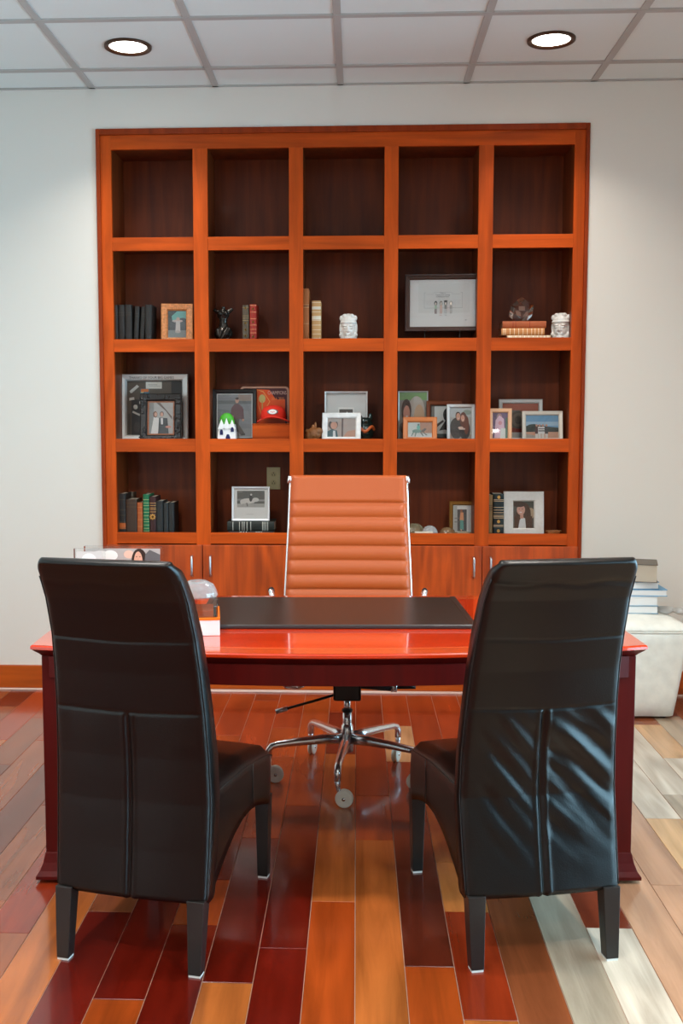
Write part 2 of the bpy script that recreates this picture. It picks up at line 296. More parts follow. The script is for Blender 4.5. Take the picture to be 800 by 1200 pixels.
DX=[-1.331,-.815,-.316,.176,.661,1.160]; HX=[-.871,-.772,.13,.617,.705]
for i in range(5):
    b=BM(); box(b,DX[i]+.002,DX[i+1]-.002,-.02,-.001,.112,.792); d=bpart('door',b,M['door'],bevel=.002)
    b=BM(); x=HX[i]; tube(b,[(x,-.021,.628),(x,-.043,.630),(x,-.046,.637),(x,-.046,.725),(x,-.043,.732),(x,-.021,.734)],.006,10); h=finish('handle',b,M['steel'],d,smooth=True)
b=BM(); box(b,SX[0],SX[11],.0,.02,.0095,.10); bpart('toe_board',b,M['base'])
# ------------------------------------------------------------------ small builders
def lean_m(lean): return Matrix.Rotation(-lean,4,'X')
def draw(parent,shapes,x0,x1,z0,z1,y,M4,name='photo_print',bg=(90,90,90)):
    """flat printed picture: shapes in unit coordinates, back to front"""
    b=BM(); mats=[flat(bg,.35)]; idx={tuple(bg):0}
    def vid(u,v,l): return M4@Vector((x0+min(max(u,0),1)*(x1-x0),y-l*.00012,z0+min(max(v,0),1)*(z1-z0)))
    b.faces.new([b.verts.new(vid(u,v,0)) for u,v in ((0,0),(1,0),(1,1),(0,1))])
    for l,s in enumerate(shapes,1):
        c=tuple(s[-1])
        if c not in idx: idx[c]=len(mats); mats.append(flat(c,.35))
        if s[0]=='e':
            _,cx,cy,rx,ry,a=s[:6] if len(s)==7 else (*s[:5],0); a=R(a)
            pts=[(cx+rx*math.cos(t)*math.cos(a)-ry*math.sin(t)*math.sin(a),cy+rx*math.cos(t)*math.sin(a)+ry*math.sin(t)*math.cos(a)) for t in (2*PI*k/18 for k in range(18))]
        elif s[0]=='r': pts=[(s[1],s[2]),(s[3],s[2]),(s[3],s[4]),(s[1],s[4])]
        else: pts=s[1]
        f=b.faces.new([b.verts.new(vid(u,v,l)) for u,v in pts]); f.material_index=idx[c]
    me=bpy.data.meshes.new(name); b.to_mesh(me); b.free()
    for q in mats: me.materials.append(q)
    o=bpy.data.objects.new(name,me); COL.objects.link(o); o.parent=parent; return o
def border(b,w_,h_,bw,dp,M4,prof=None,cx=0,z0=0):
    """mitred frame, four sides with a moulded profile; prof = list of (inward 0..1, forward)"""
    prof=prof or [(0,0),(0,.8),(.12,1),(.8,.85),(1,.45),(1,0)]
    cs=[(-w_/2,0),(w_/2,0),(w_/2,h_),(-w_/2,h_)]; dirs=[(1,1),(-1,1),(-1,-1),(1,-1)]
    rg=[[b.verts.new(M4@Vector((cx+x+dx*bw*u,-dp*f,z0+z+dz*bw*u))) for u,f in prof] for (x,z),(dx,dz) in zip(cs,dirs)]
    for i in range(4):
        A,B=rg[i],rg[(i+1)%4]
        for k in range(len(prof)-1): b.faces.new((A[k],B[k],B[k+1],A[k+1]))
        b.faces.new((A[-1],B[-1],B[0],A[0]))
def frame(name,label,px,Y,z0,bw,fmat,pic,bg=(90,90,90),yaw=0,lean=8,dp=.014,mb=0,mcol=(235,232,225),prof=None,stand=True,bot=None,glass=True,group=None,cat='picture frame',open_=None):
    """px=(left,right,top) where the frame shows; the frame stands at depth Y on height z0"""
    lean=R(lean); yaw=R(yaw)
    top=at((px[0]+px[1])/2,px[2],Y); hh=(top.z-z0); top=at((px[0]+px[1])/2,px[2],Y+hh*math.sin(lean)); h_=(top.z-z0)/math.cos(lean)
    a,c=at(px[0],px[2]+20,Y),at(px[1],px[2]+20,Y); w_=(c.x-a.x)/math.cos(yaw); cx=(a.x+c.x)/2
    t=thing(name,label,cat,(cx,Y,z0),yaw,group); M4=lean_m(lean)
    b=BM(); border(b,w_,h_,bw,dp,M4,prof); finish('frame',b,fmat,t)
    b=BM(); box(b,-w_/2+.002,w_/2-.002,.0,.004,.002,h_-.002,M4=M4); finish('backing',b,M['blackf'],t)
    if mb:
        b=BM(); iw,ih=w_-2*bw,h_-2*bw; border(b,iw,ih,mb if not isinstance(mb,tuple) else mb[0],.003,M4@Matrix.Translation((0,0,bw)),[(0,0),(0,1),(.95,1),(1,.3),(1,0)]); finish('mat_board',b,mat('mat_%02x%02x%02x'%mcol,mcol,.8),t)
        mbv=mb if not isinstance(mb,tuple) else mb[0]
    else: mbv=0
    e=bw+mbv-.0005
    if pic is not None: draw(t,pic,-w_/2+e,w_/2-e,e,h_-e,-.0006,M4,bg=bg)
    if glass:
        b=BM(); box(b,-w_/2+bw*.9,w_/2-bw*.9,-.0056,-.0048,bw*.9,h_-bw*.9,M4=M4); finish('glass',b,M['pane'],t)
    if stand:
        # easel strut reaching the shelf behind
        k=h_*.55; p=M4@Vector((0,.004,k)); q=Vector((0,min(p.y+k*.35,.26-Y if Y<.2 else p.y+.02),.003)); s=.02
        b=BM(); prism(b,[(p.y,p.z),(p.y+.003,p.z),(q.y+.003,0.0),(q.y,0.0)],-s,s,'x'); finish('easel_strut',b,M['blackf'],t)
    t['w']=w_; t['h']=h_
    return t
def book(label,x0,x1,z1,Y,z0,col,depth=.16,lean=0,bands=None,bcol=(200,160,90),group=None,name='book',labels=(),rough=.55,title=None):
    """standing book, spine to the room"""
    w_=x1-x0; h_=z1-z0; t=thing(name,label,'book',((x0+x1)/2,Y,z0),0,group); L4=Matrix.Rotation(R(lean),4,'Y'); c=.003
    cm=mat('book_%02x%02x%02x'%tuple(col),col,rough,bump=.1,bscale=150)
    b=BM(); pr=[(-w_/2,depth)]+[(-w_/2+.0,.006)]+[(-w_/2*math.cos(a),.006-.006*math.sin(a)) for a in (R(30),R(60),R(90),R(120),R(150))]+[(w_/2,.006),(w_/2,depth),(w_/2-c,depth),(w_/2-c,.009),(-w_/2+c,.009),(-w_/2+c,depth)]
    prism(b,pr,0,h_,'z',M4=L4); finish('cover',b,cm,t)
    b=BM(); box(b,-w_/2+c,w_/2-c,.0092,depth-.004,.003,h_-.003,M4=L4); finish('pages',b,M['paper'],t)
    if bands:
        for f in bands:
            b=BM(); f,hh=f if isinstance(f,tuple) else (f,.0012)
            pr2=[(-w_/2*1.01,.0061),]+[(-w_/2*1.02*math.cos(a),.0055-.0063*math.sin(a)) for a in (R(15),R(45),R(90),R(135),R(165))]+[(w_/2*1.01,.0061)]
            prism(b,pr2,h_*f-hh,h_*f+hh,'z',M4=L4)
            finish('spine_band',b,mat('band_%02x%02x%02x'%tuple(bcol),bcol,.4,metal=.3),t)
    for (f0,f1,cc) in labels:
        b=BM(); pr2=[(-w_/2*1.0,.006)]+[(-w_/2*1.01*math.cos(a),.0058-.0063*math.sin(a)) for a in (R(15),R(45),R(90),R(135),R(165))]+[(w_/2*1.0,.006)]
        prism(b,pr2,h_*f0,h_*f1,'z',M4=L4); finish('spine_label',b,mat('lab_%02x%02x%02x'%tuple(cc),cc,.5),t)
    return t
def flatbook(label,x0,x1,z0,z1,Y,col,depth=.13,rz=0,bands=None,bcol=(225,225,215),spine='front',group=None,name='book',vb=None,cat='book',pcol=None):
    """lying book; spine or fore edge to the room"""
    w_=x1-x0; h_=z1-z0; t=thing(name,label,cat,((x0+x1)/2,Y,z0),R(rz),group); c=.003
    cm=mat('book_%02x%02x%02x'%tuple(col),col,.5,bump=.1,bscale=150)
    b=BM()
    if spine=='front': pr=[(0.006,0)]+[(.006-.006*math.sin(a),h_/2-h_/2*math.cos(a)) for a in (R(30),R(60),R(90),R(120),R(150))]+[(.006,h_),(depth,h_),(depth,h_-c),(.009,h_-c),(.009,c),(depth,c),(depth,0)]
    else: pr=[(0,0),(depth,0),(depth,h_),(0,h_),(0,h_-c),(depth-c,h_-c),(depth-c,c),(0,c)]
    prism(b,pr,-w_/2,w_/2,'x'); finish('cover',b,cm,t)
    b=BM(); box(b,-w_/2+.004,w_/2-.004,.0092 if spine=='front' else .004,depth-.0045,c,h_-c); finish('pages',b,mat('pages_%02x%02x%02x'%tuple(pcol),pcol,.8) if pcol else M['paper'],t)
    if bands:
        for f in bands:
            b=BM(); x=-w_/2+w_*f
            prism(b,[(.0064,0.0005)]+[(.0058-.0064*math.sin(a),h_/2-h_/2*.99*math.cos(a)) for a in (R(20),R(50),R(90),R(130),R(160))]+[(.0064,h_-.0005)],x-.0016,x+.0016,'x')
            finish('spine_band',b,mat('band_%02x%02x%02x'%tuple(bcol),bcol,.4,metal=.2),t)
    return t
def blob(name,b,mt,parent=None,vox=.004,sm=4):
    o=finish(name,b,mt,parent,smooth=True); r_=o.modifiers.new('remesh','REMESH'); r_.mode='VOXEL'; r_.voxel_size=vox; r_.use_smooth_shade=True
    s=o.modifiers.new('smooth','SMOOTH'); s.iterations=sm; s.factor=.5; return o
#@@OBJECTS
# ------------------------------------------------------------------ executive desk
RZ=R(2.2); DH=.762
desk=thing('executive_desk','large red mahogany bow front desk standing between the chairs and the bookcase','desk',(-.073,-1.83,0),RZ)
HW=.955; YF,YBK=-.509,.41
def bow(x,inset=0): return YF+inset-.129*(1-(x/HW)**2)**1.0
def desk_outline(ins,n=28,insx=None):
    hw=HW-(ins if insx is None else insx)
    fr=[(-hw+2*hw*i/n,bow((-hw+2*hw*i/n)*HW/hw,ins)) for i in range(n+1)]
    return fr+[(hw,YBK-ins),(-hw,YBK-ins)]
def stack(b,lv,mi=0):
    rings=[[Vector((x,y,z)) for x,y in desk_outline(i)] for i,z in lv]
    loft(b,rings,mi=mi)
b=BM(); stack(b,[(.006,DH-.016),(.0,DH-.012),(.0,DH-.004),(.004,DH)]); finish('desk_top',b,M['dtop'],desk)
b=BM(); stack(b,[(.030,DH-.040),(.027,DH-.037),(.022,DH-.031),(.014,DH-.024),(.008,DH-.019),(.006,DH-.0165)]); finish('top_moulding',b,M['dred'],desk)
# inlaid border band and thin light stringing on the top
def band(name,i0,i1,z,mt):
    b=BM(); A=[b.verts.new((x,y,z)) for x,y in desk_outline(i0)]; B=[b.verts.new((x,y,z)) for x,y in desk_outline(i1)]; n=len(A)
    for k in range(n): b.faces.new((A[k],A[(k+1)%n],B[(k+1)%n],B[k]))
    finish(name,b,mt,desk)
band('edge_band',.006,.075,DH+.0004,M['dedge']); band('inlay_line',.075,.080,DH+.0006,mat('light_inlay',(226,110,62),.25,coat=.8))
b=BM(); n=24; hw=.90
A=[(-hw+2*hw*i/n) for i in range(n+1)]
loft(b,[[Vector((x,bow(x,.022),.660)),Vector((x,bow(x,.022),DH-.036)),Vector((x,bow(x,.05),DH-.036)),Vector((x,bow(x,.05),.660))] for x in A]); finish('apron',b,M['dred'],desk)
b=BM(); box(b,-.9,.9,.35,.37,.64,.72); finish('back_apron',b,M['dred'],desk)
for s in (-1,1):
    x0,x1=(-.926,-.71) if s<0 else (.71,.926)
    b=BM(); box(b,x0,x1,YF+.021,.37,.07,DH-.038); ped=finish('pedestal',b,M['dred'],desk,bevel=.002)
    b=BM(); O=lambda e:[Vector((x0-e,YF+.021-e,0)),Vector((x1+e,YF+.021-e,0)),Vector((x1+e,.37+e,0)),Vector((x0-e,.37+e,0))]
    loft(b,[[v+Vector((0,0,z)) for v in O(e)] for e,z in ((.014,.010),(.027,.012),(.027,.022),(.017,.036),(.008,.06),(.002,.088),(.0,.092))]); finish('base_moulding',b,M['dred'],desk)
    for yy in (YF+.1,.33): b=BM(); lathe(b,[(.02,0),(.02,.012)],((x0+x1)/2,yy,0),16); finish('foot',b,M['blkpl'],desk)
def on_desk(wx,wy):
    return wx,wy
# desk pad
pd=thing('desk_pad','flat black leather desk pad lying on the red desk top','desk pad',(-.080,-1.785,DH+.0008),RZ)
b=BM(); box(b,-.473,.473,-.30,.27,0,.010); finish('pad_base',b,M['pad'],pd,bevel=.003)
b=BM(); box(b,-.473,.473,-.304,-.285,-.0,.0135); finish('edge_roll',b,M['padedge'],pd,bevel=.004,seg=3)
for x in (-.473,.452): b=BM(); box(b,x,x+.021,-.285,.27,.002,.0125); finish('side_rail',b,M['pad'],pd,bevel=.002)
# ------------------------------------------------------------------ parsons chairs
ZS=[.185,.19,.20,.32,.45,.57,.7,.8,.9,1.0,1.05,1.085,1.102]
YR=[.030,.018,.014,.028,.038,.036,.024,.009,-.012,-.050,-.080,-.106,-.120]
WD=[.214,.215,.216,.219,.221,.218,.212,.207,.202,.197,.194,.190,.187]
TH=[.06,.076,.082,.088,.09,.088,.08,.076,.072,.066,.06,.056,.040]
def wrinkle(x,z,kind):
    if kind!='creased' or z>.69 or z<.2: return 0
    a=R(-52) if x<0 else R(-42); u=x*math.cos(a)+z*math.sin(a); v=-x*math.sin(a)+z*math.cos(a)
    n_=noise.noise(Vector((u*4+3,v*26,1.7 if x>0 else 8.1))); n2=noise.noise(Vector((u*8,v*55,4.2)))
    fade=min(1,max(0,(.70-z)/.04))*min(1,max(0,(z-.25)/.2)); fade*=min(1,abs(x)/.03)
    amp=.0065 if x>0 else .0055
    if x<-.12: fade*=max(0,1-(-.12-x)/.06)
    return (n_*amp*1.5+n2*amp*.35)*fade + .001*noise.noise(Vector((x*14,z*14,2)))
def parsons(label,loc,rz,kind):
    t=thing('parsons_chair',label,'chair',loc,rz,None)
    b=BM(); NX=70; rings=[]; NZ=230; W=.207
    zz=[.185+(1.102-.185)*i/NZ for i in range(NZ+1)]
    zz=[.183]+zz
    for z in zz:
        yr=interp(z,ZS,YR); th=interp(z,ZS,TH); w_=interp(z,ZS,WD)
        if z>1.075: k=(z-1.075)/.027; w_-=.008*k*k
        ring=[]
        for i in range(NX+1):      # rear face left to right
            x=-w_+2*w_*i/NX; e=min(1,(w_-abs(x))/.02); y=yr+.012*(1-math.sqrt(max(0,1-(1-e)**2)))
            bulge=.010*math.cos(x/w_*PI/2)
            if z<.69:
                bulge+=.008*math.sin(min(1,abs(x)/w_)*PI)*math.sin(max(0,(.69-z)/.5)*PI)**.7 if z>.19 else 0
                bulge-=.010*math.exp(-(x/.006)**2)*min(1,(.69-z)/.01) ; bulge+=.004*math.exp(-((abs(x)-.011)/.006)**2)
            if kind=='creased': y+=interp(z,[.2,.32,.45,.57,.69,.8,.9],[0,.012,.026,.024,.018,.012,0]); bulge-=.007*math.sin(min(1,abs(x)/w_)*PI)*math.sin(max(0,(.69-z)/.5)*PI)**.7 if .19<z<.69 else 0
            for zs in (.69,.887): bulge-=.0026*math.exp(-((z-zs-.006*abs(x)/w_)/.0036)**2)
            bulge-=.003*math.exp(-((z-1.045+.004*math.sin(x*40))/.008)**2)*(1 if kind=='creased' else .3)
            y-=bulge*e; y-=wrinkle(x,z,kind)*e
            ring.append(Vector((x,y,z)))
        for i in range(NX+1):
            x=w_-2*w_*i/NX; e=min(1,(w_-abs(x))/.02); y=yr+th-.012*(1-math.sqrt(max(0,1-(1-e)**2))); ring.append(Vector((x,y+.006*math.cos(x/w_*PI/2),z)))
        rings.append(ring)
    # rolled top
    yr=interp(1.102,ZS,YR); ym=yr+.02
    for k,(dz,sh) in enumerate(((.006,.72),(.009,.4),(.010,.1))):
        rings.append([Vector((p.x*(1-.012*(k+1)),ym+(p.y-ym)*sh,1.102+dz)) for p in rings[NZ+1]])
    loft(b,rings); finish('backrest',b,M['leather'],t,smooth=True)
    # seat with arched skirt
    b=BM(); rings=[]; ys_=[.085+(.655-.085)*i/30 for i in range(31)]
    for y in ys_:
        zt=interp(y,[.085,.16,.38,.60,.64,.655],[.486,.482,.468,.436,.418,.40]); zb=interp(y,[.0,.085,.14,.2,.27,.35,.42,.48,.55,.61,.655],[.19,.20,.228,.258,.284,.299,.299,.290,.268,.247,.240])
        w_=.211-(.012*max(0,(y-.60)/.055)**2); pts=[]
        n_=16
        for i in range(n_+1):
            x=-w_+2*w_*i/n_; e=1-abs(x)/w_; pts.append(Vector((x,y,zt+.020*math.sin(min(1,(y-.05)/.6)*PI)**.6*(1-(x/w_)**2)-(.022*(1-min(1,(w_-abs(x))/.025))**2))))
        for i in range(1,6): pts.append(Vector((w_+.003*math.sin(i/6*PI),y,zt-.022+(zb-zt+.022)*i/6)))
        for i in range(n_+1): pts.append(Vector((w_-2*w_*i/n_,y,zb)))
        for i in range(5,0,-1): pts.append(Vector((-w_-.003*math.sin(i/6*PI),y,zt-.022+(zb-zt+.022)*i/6)))
        rings.append(pts)
    loft(b,rings); finish('seat',b,M['leather'],t,smooth=True)
    for s in (-1,1):
        b=BM(); tube(b,[(s*.213,y,interp(y,[.085,.16,.38,.60,.64],[.486,.482,.468,.436,.418])-.024) for y in ys_[:-1]],.0022,6)
        tube(b,[(s*.2155,.43,interp(z,[.3,.44],[.3,.44])) for z in (.3,.35,.4,.436)],.0014,6)
        finish('seat_piping',b,M['seam'],t,smooth=True)
    for s in (-1,1):
        b=BM(); zl=[.20+i*.02 for i in range(44)]; off=[0,.012,.026,.024,.018,.012,0] if kind=='creased' else [0]*7; tube(b,[(s*(interp(z,ZS,WD)-.0008),interp(z,ZS,YR)+interp(z,[.2,.32,.45,.57,.69,.8,.9],off)+.0085,z) for z in zl],.0018,6); finish('back_piping',b,M['seam'],t,smooth=True)
    for s in (-1,1):
        b=BM(); loft(b,[[Vector((s*.189+dx*a,.028+dy*a+oy,z)) for dx,dy in ((-1,-1),(1,-1),(1,1),(-1,1))] for a,z,oy in ((.0175,.006,-.020),(.024,.20,0))]); lg=finish('leg',b,M['legblk'],t,bevel=.0015)
        b=BM(); box(b,s*.189-.016,s*.189+.016,-.008,.024,0,.006); finish('glide',b,M['glide'],lg)
        b=BM(); loft(b,[[Vector((s*.187+dx*a,.628+dy*a+oy,z)) for dx,dy in ((-1,-1),(1,-1),(1,1),(-1,1))] for a,z,oy in ((.0165,.006,0),(.0225,.27,0))]); lg=finish('leg',b,M['legblk'],t,bevel=.0015)
        b=BM(); box(b,s*.187-.015,s*.187+.015,.613,.643,0,.006); finish('glide',b,M['glide'],lg)
    return t
parsons('black leather high back chair on the left side of the desk front, smooth dark back',(-.604,-2.874,0),R(-11.8),'smooth')
parsons('black leather high back chair on the right with creased lower back panels',(.508,-2.816,0),R(11.6),'creased')
# ------------------------------------------------------------------ office chair
oc=thing('office_chair','tan leather ribbed office swivel chair on polished aluminium base behind the desk','office chair',(-.034,-1.36,0))
def backline(z): return interp(z,[.46,.52,.62,.72,1.0,1.21],[.16,.215,.245,.262,.318,.372])   # y of the sling
b=BM(); NZ=150; NX=28; rings=[]
zr=[1.205-.0]; seams=[1.098-.0605*i for i in range(0,11)]
def hwid(z): return interp(z,[.46,.72,1.0,1.21],[.268,.266,.254,.249])
for i in range(NZ+1):
    z=.47+(1.207-.47)*i/NZ; up=[s for s in seams if s>z]; lo=[s for s in seams if s<=z]
    if not up: f=(z-seams[0])/(1.207-seams[0])
    else:
        a=min(up); c=max(lo) if lo else a-.0605; f=(z-c)/(a-c)
    puff=.014*max(0,math.sin(f*PI))**.45 if up else .014*min(1,max(0,f)*8)**.5
    y=backline(z); w_=hwid(z); ring=[]
    for k in range(NX+1):
        x=-w_+2*w_*k/NX; e=min(1,(w_-abs(x))/.012); ring.append(Vector((x,y-.006-puff*e+.012*(1-(x/w_)**2)*.9,z)))
    for k in range(NX+1): x=w_-2*w_*k/NX; ring.append(Vector((x,y+.014+.010*(1-(x/w_)**2),z)))
    rings.append(ring)
t0=rings[-1]; yy=sum(p.y for p in t0)/len(t0)
for s_,dz in ((.7,.006),(.3,.009)): rings.append([Vector((p.x,yy+(p.y-yy)*s_,1.207+dz-.006*(1-(p.x/.249)**2)*0)) for p in t0])
loft(b,rings); finish('backrest',b,M['tan'],oc,smooth=True)
b=BM(); rings=[]
for i in range(61):
    y=-.26+.44*i/60; f=(i/60*8)%1; z=interp(y,[-.26,-.2,0,.12,.18],[.515,.530,.522,.522,.515]); puff=.012*max(0,math.sin(f*PI))**.45; ring=[]
    for k in range(13): x=-.258+.516*k/12; ring.append(Vector((x,y,z+puff-.008*(1-(x/.26)**2))))
    for k in range(13): x=.258-.516*k/12; ring.append(Vector((x,y,z-.02)))
    rings.append(ring)
loft(b,rings); finish('seat',b,M['tan'],oc,smooth=True)
for s in (-1,1):
    pts=[Vector((s*(hwid(z)+.002),backline(z)+.004,z)) for z in [1.20-.05*i for i in range(15)]]+[Vector((s*.272,.12,.505)),Vector((s*.272,0,.51)),Vector((s*.272,-.2,.52)),Vector((s*.268,-.275,.50))]
    b=BM(); tube(b,pts,.0065,10); finish('side_rail',b,M['chrome'],oc,smooth=True)
    b=BM(); tube(b,[(s*.247,backline(1.2)+.004,1.196),(s*.263,backline(1.2)+.004,1.198)],.017,14); finish('end_cap',b,M['chrome'],oc,smooth=True)
    a=[(s*.272,.15,.50),(s*.305,.15,.62),(s*.312,.12,.735),(s*.312,.06,.762),(s*.312,.035,.762),(s*.305,.02,.742),(s*.30,.03,.66),(s*.29,.06,.52),(s*.272,.07,.505)]
    b=BM(); tube(b,a,.0095,10); arm=finish('armrest',b,M['chrome'],oc,smooth=True)
    b=BM(); tube(b,[(s*.313,.115,.748),(s*.313,.08,.762),(s*.313,.045,.764)],.011,10); finish('arm_pad',b,M['blkpl'],arm,smooth=True)
b=BM(); box(b,-.055,.055,-.10,.12,.345,.43); finish('mechanism',b,M['blkpl'],oc,bevel=.008)
b=BM(); tube(b,[(-.20,.02,.405),(.18,.02,.375)],.018,14); tube(b,[(-.25,.03,.44),(-.10,.03,.40),(.10,.03,.40),(.25,.03,.44)],.014); finish('cross_bar',b,M['blkpl'],oc,smooth=True)
b=BM(); tube(b,[(.176,.02,.376),(.20,.02,.3755)],.0215,16); k=finish('tension_knob',b,M['chrome'],oc,smooth=True)
b=BM(); tube(b,[(.20,.02,.3755),(.276,.02,.376)],.009,12); finish('knob_shaft',b,M['blkpl'],k,smooth=True)
b=BM(); tube(b,[(-.27,-.02,.41),(-.245,-.02,.39),(-.20,-.02,.387),(-.16,-.02,.40)],[.012,.017,.017,.01],12); finish('bracket',b,M['chrome'],oc,smooth=True)
b=BM(); tube(b,[(-.05,-.04,.356),(-.14,-.06,.333),(-.245,-.07,.305)],.0055,8); lv=finish('tilt_lever',b,M['blkpl'],oc,smooth=True)
b=BM(); tube(b,[(-.24,-.069,.3065),(-.285,-.074,.293)],[.009,.0105],12); finish('lever_grip',b,M['steel'],lv,smooth=True)
b=BM(); lathe(b,[(.014,.34),(.014,.27)],seg=24); gp=finish('gas_column',b,M['chrome'],oc,smooth=True)
b=BM(); lathe(b,[(.021,.288),(.022,.284),(.022,.278),(.018,.274)],seg=24); finish('collar',b,M['blkpl'],gp,smooth=True)
b=BM(); lathe(b,[(.019,.279),(.0195,.235),(.0195,.225),(.024,.222),(.026,.20),(.0265,.115),(.024,.112)],seg=24); finish('hub_sleeve',b,M['chrome'],oc,smooth=True)
for i,deg in enumerate((264,336,48,120,192)):
    a=R(deg); d=Vector((math.cos(a),math.sin(a),0)); RR=.322
    P=lambda r_,z: d*r_+Vector((0,0,z))
    b=BM(); tube(b,[P(.015,.166),P(.10,.168),P(.20,.163),P(RR-.035,.156),P(RR-.012,.150),P(RR,.134),P(RR,.10)],[.023,.020,.0165,.014,.0135,.0135,.0135],14); leg=finish('base_arm',b,M['chrome'],oc,smooth=True)
    # each wheel trails its own way
    ca=(R(-12),R(165),R(250),R(75),R(12))[i]; f=Vector((math.cos(ca),math.sin(ca),0)); s_=Vector((-f.y,f.x,0)); wc=P(RR,.034)+f*.026
    b=BM(); tube(b,[P(RR,.105),P(RR,.085),P(RR,.07)+f*.002,P(RR,.05)+f*.01,wc+Vector((0,0,.002))],[.0125,.011,.0085,.008,.007],10); finish('caster_fork',b,M['chrome'],leg,smooth=True)
    rot=Matrix(((s_.x,f.x,0,wc.x),(s_.y,f.y,0,wc.y),(s_.z,f.z,1,wc.z),(0,0,0,1)))@Matrix.Rotation(R(90),4,'Y')
    b=BM()
    for o_ in (-.013,.005): lathe(b,[(.006,o_),(.022,o_),(.030,o_+.0005),(.034,o_+.003),(.034,o_+.006),(.030,o_+.0085),(.006,o_+.009)],seg=28,M4=rot)
    lathe(b,[(.007,-.014),(.007,.015)],seg=12,mi=1,M4=rot); finish('wheel',b,[M['clearpl'],M['chrome']],leg,smooth=True)
# ------------------------------------------------------------------ ottoman and its books
ot=thing('ottoman','cream leather cube ottoman by the back wall, right of the desk','ottoman',(1.345,-.265,0))
b=BM(); rings=[]
def rr(hx,hy,z,r_=.03,n=5,wob=0):
    pts=[]
    for cx,cy,a0 in ((hx-r_,hy-r_,0),(-hx+r_,hy-r_,90),(-hx+r_,-hy+r_,180),(hx-r_,-hy+r_,270)):
        for k in range(n+1): a=R(a0+90*k/n); pts.append(Vector((cx+r_*math.cos(a),cy+r_*math.sin(a),z)))
    return pts
for z,e in ((.012,-.006),(.015,0),(.1,.012),(.25,.03),(.38,.042),(.428,.046),(.434,.043)): rings.append(rr(.205+e,.190+e,z))
loft(b,rings); finish('body',b,M['otto'],ot,smooth=True)
b=BM(); NXY=40
def topz(x,y):
    u,v=abs(x)/.262,abs(y)/.242; e=max(u,v); return .452+.045*(1-e**5)+.0035*noise.noise(Vector((x*14,y*14,3)))+.003*math.sin(x*150)*max(0,e-.8)*3*(1 if v>u else 0)+.003*math.sin(y*150)*max(0,e-.8)*3*(1 if u>=v else 0)
g=[[b.verts.new((-.26+.52*i/NXY,-.24+.48*j/NXY,topz(-.26+.52*i/NXY,-.24+.48*j/NXY))) for j in range(NXY+1)] for i in range(NXY+1)]
for i in range(NXY):
    for j in range(NXY): b.faces.new((g[i][j],g[i+1][j],g[i+1][j+1],g[i][j+1]))
bd=[g[i][0] for i in range(NXY)]+[g[NXY][j] for j in range(NXY)]+[g[i][NXY] for i in range(NXY,0,-1)]+[g[0][j] for j in range(NXY,0,-1)]
lo=[b.verts.new((v.co.x*(1.0+.006*math.sin(k*1.7)),v.co.y*(1+.006*math.sin(k*1.7)),.442-.002*math.sin(k*1.7))) for k,v in enumerate(bd)]; lo2=[b.verts.new((v.co.x*.93,v.co.y*.93,.434)) for v in bd]
for k in range(len(bd)):
    j=(k+1)%len(bd); b.faces.new((bd[k],lo[k],lo[j],bd[j])); b.faces.new((lo[k],lo2[k],lo2[j],lo[j]))
b.faces.new(lo2); finish('cushion_lid',b,M['otto'],ot,smooth=True)
b=BM(); tube(b,[(x,y,.4365) for x,y in [(p.x*1.012,p.y*1.012) for p in rr(.250,.235,0)]]+[(rr(.250,.235,0)[0].x*1.012,rr(.250,.235,0)[0].y*1.012,.4365)],.004,6); finish('welt',b,M['otto'],ot,smooth=True)
for sx in (-1,1):
    for sy in (-1,1): b=BM(); lathe(b,[(.015,0),(.017,.014)],(sx*.16,sy*.15,0),14); finish('foot',b,M['blkpl'],ot)
bz=.498
for nm,x0,x1,h_,col,rz,lab in ((0,1.20,1.491,.040,(120,160,185),0,'white book with blue cover, lowest of the stack on the ottoman'),(1,1.19,1.489,.047,(205,222,232),1,'thick white book with pale cover, second from bottom of ottoman stack'),
  (2,1.20,1.532,.033,(110,165,205),-1,'wide blue covered book sticking out of the ottoman stack'),(3,1.21,1.493,.037,(92,140,170),2,'blue grey covered book just below the grey top book on ottoman'),(4,1.20,1.478,.089,(98,90,80),-14,'thick grey covered book lying askew on top of ottoman stack')):
    flatbook(lab,x0,x1,bz,bz+h_,-.34,col,depth=.21,rz=rz,spine='back',vb=None,group='books stacked on the ottoman',pcol=(242,242,240) if nm<4 else (190,178,160)); bz+=h_+.0006
b=BM()
for k in range(9): ell(b,(rnd.uniform(-.04,.05),rnd.uniform(-.04,.04),.012+.006*rnd.random()),(.035,.03,.016),Matrix.Rotation(rnd.random()*3,3,'Z'))
o=blob('plastic_wrap',b,mat('cloudy_wrap',(225,225,222),.3,trans=.5),None,.005,3); o.location=(1.575,-.24,.485); o.name='plastic_wrap'; tag(o,'crumpled clear plastic wrap on the ottoman beside the books','wrap')
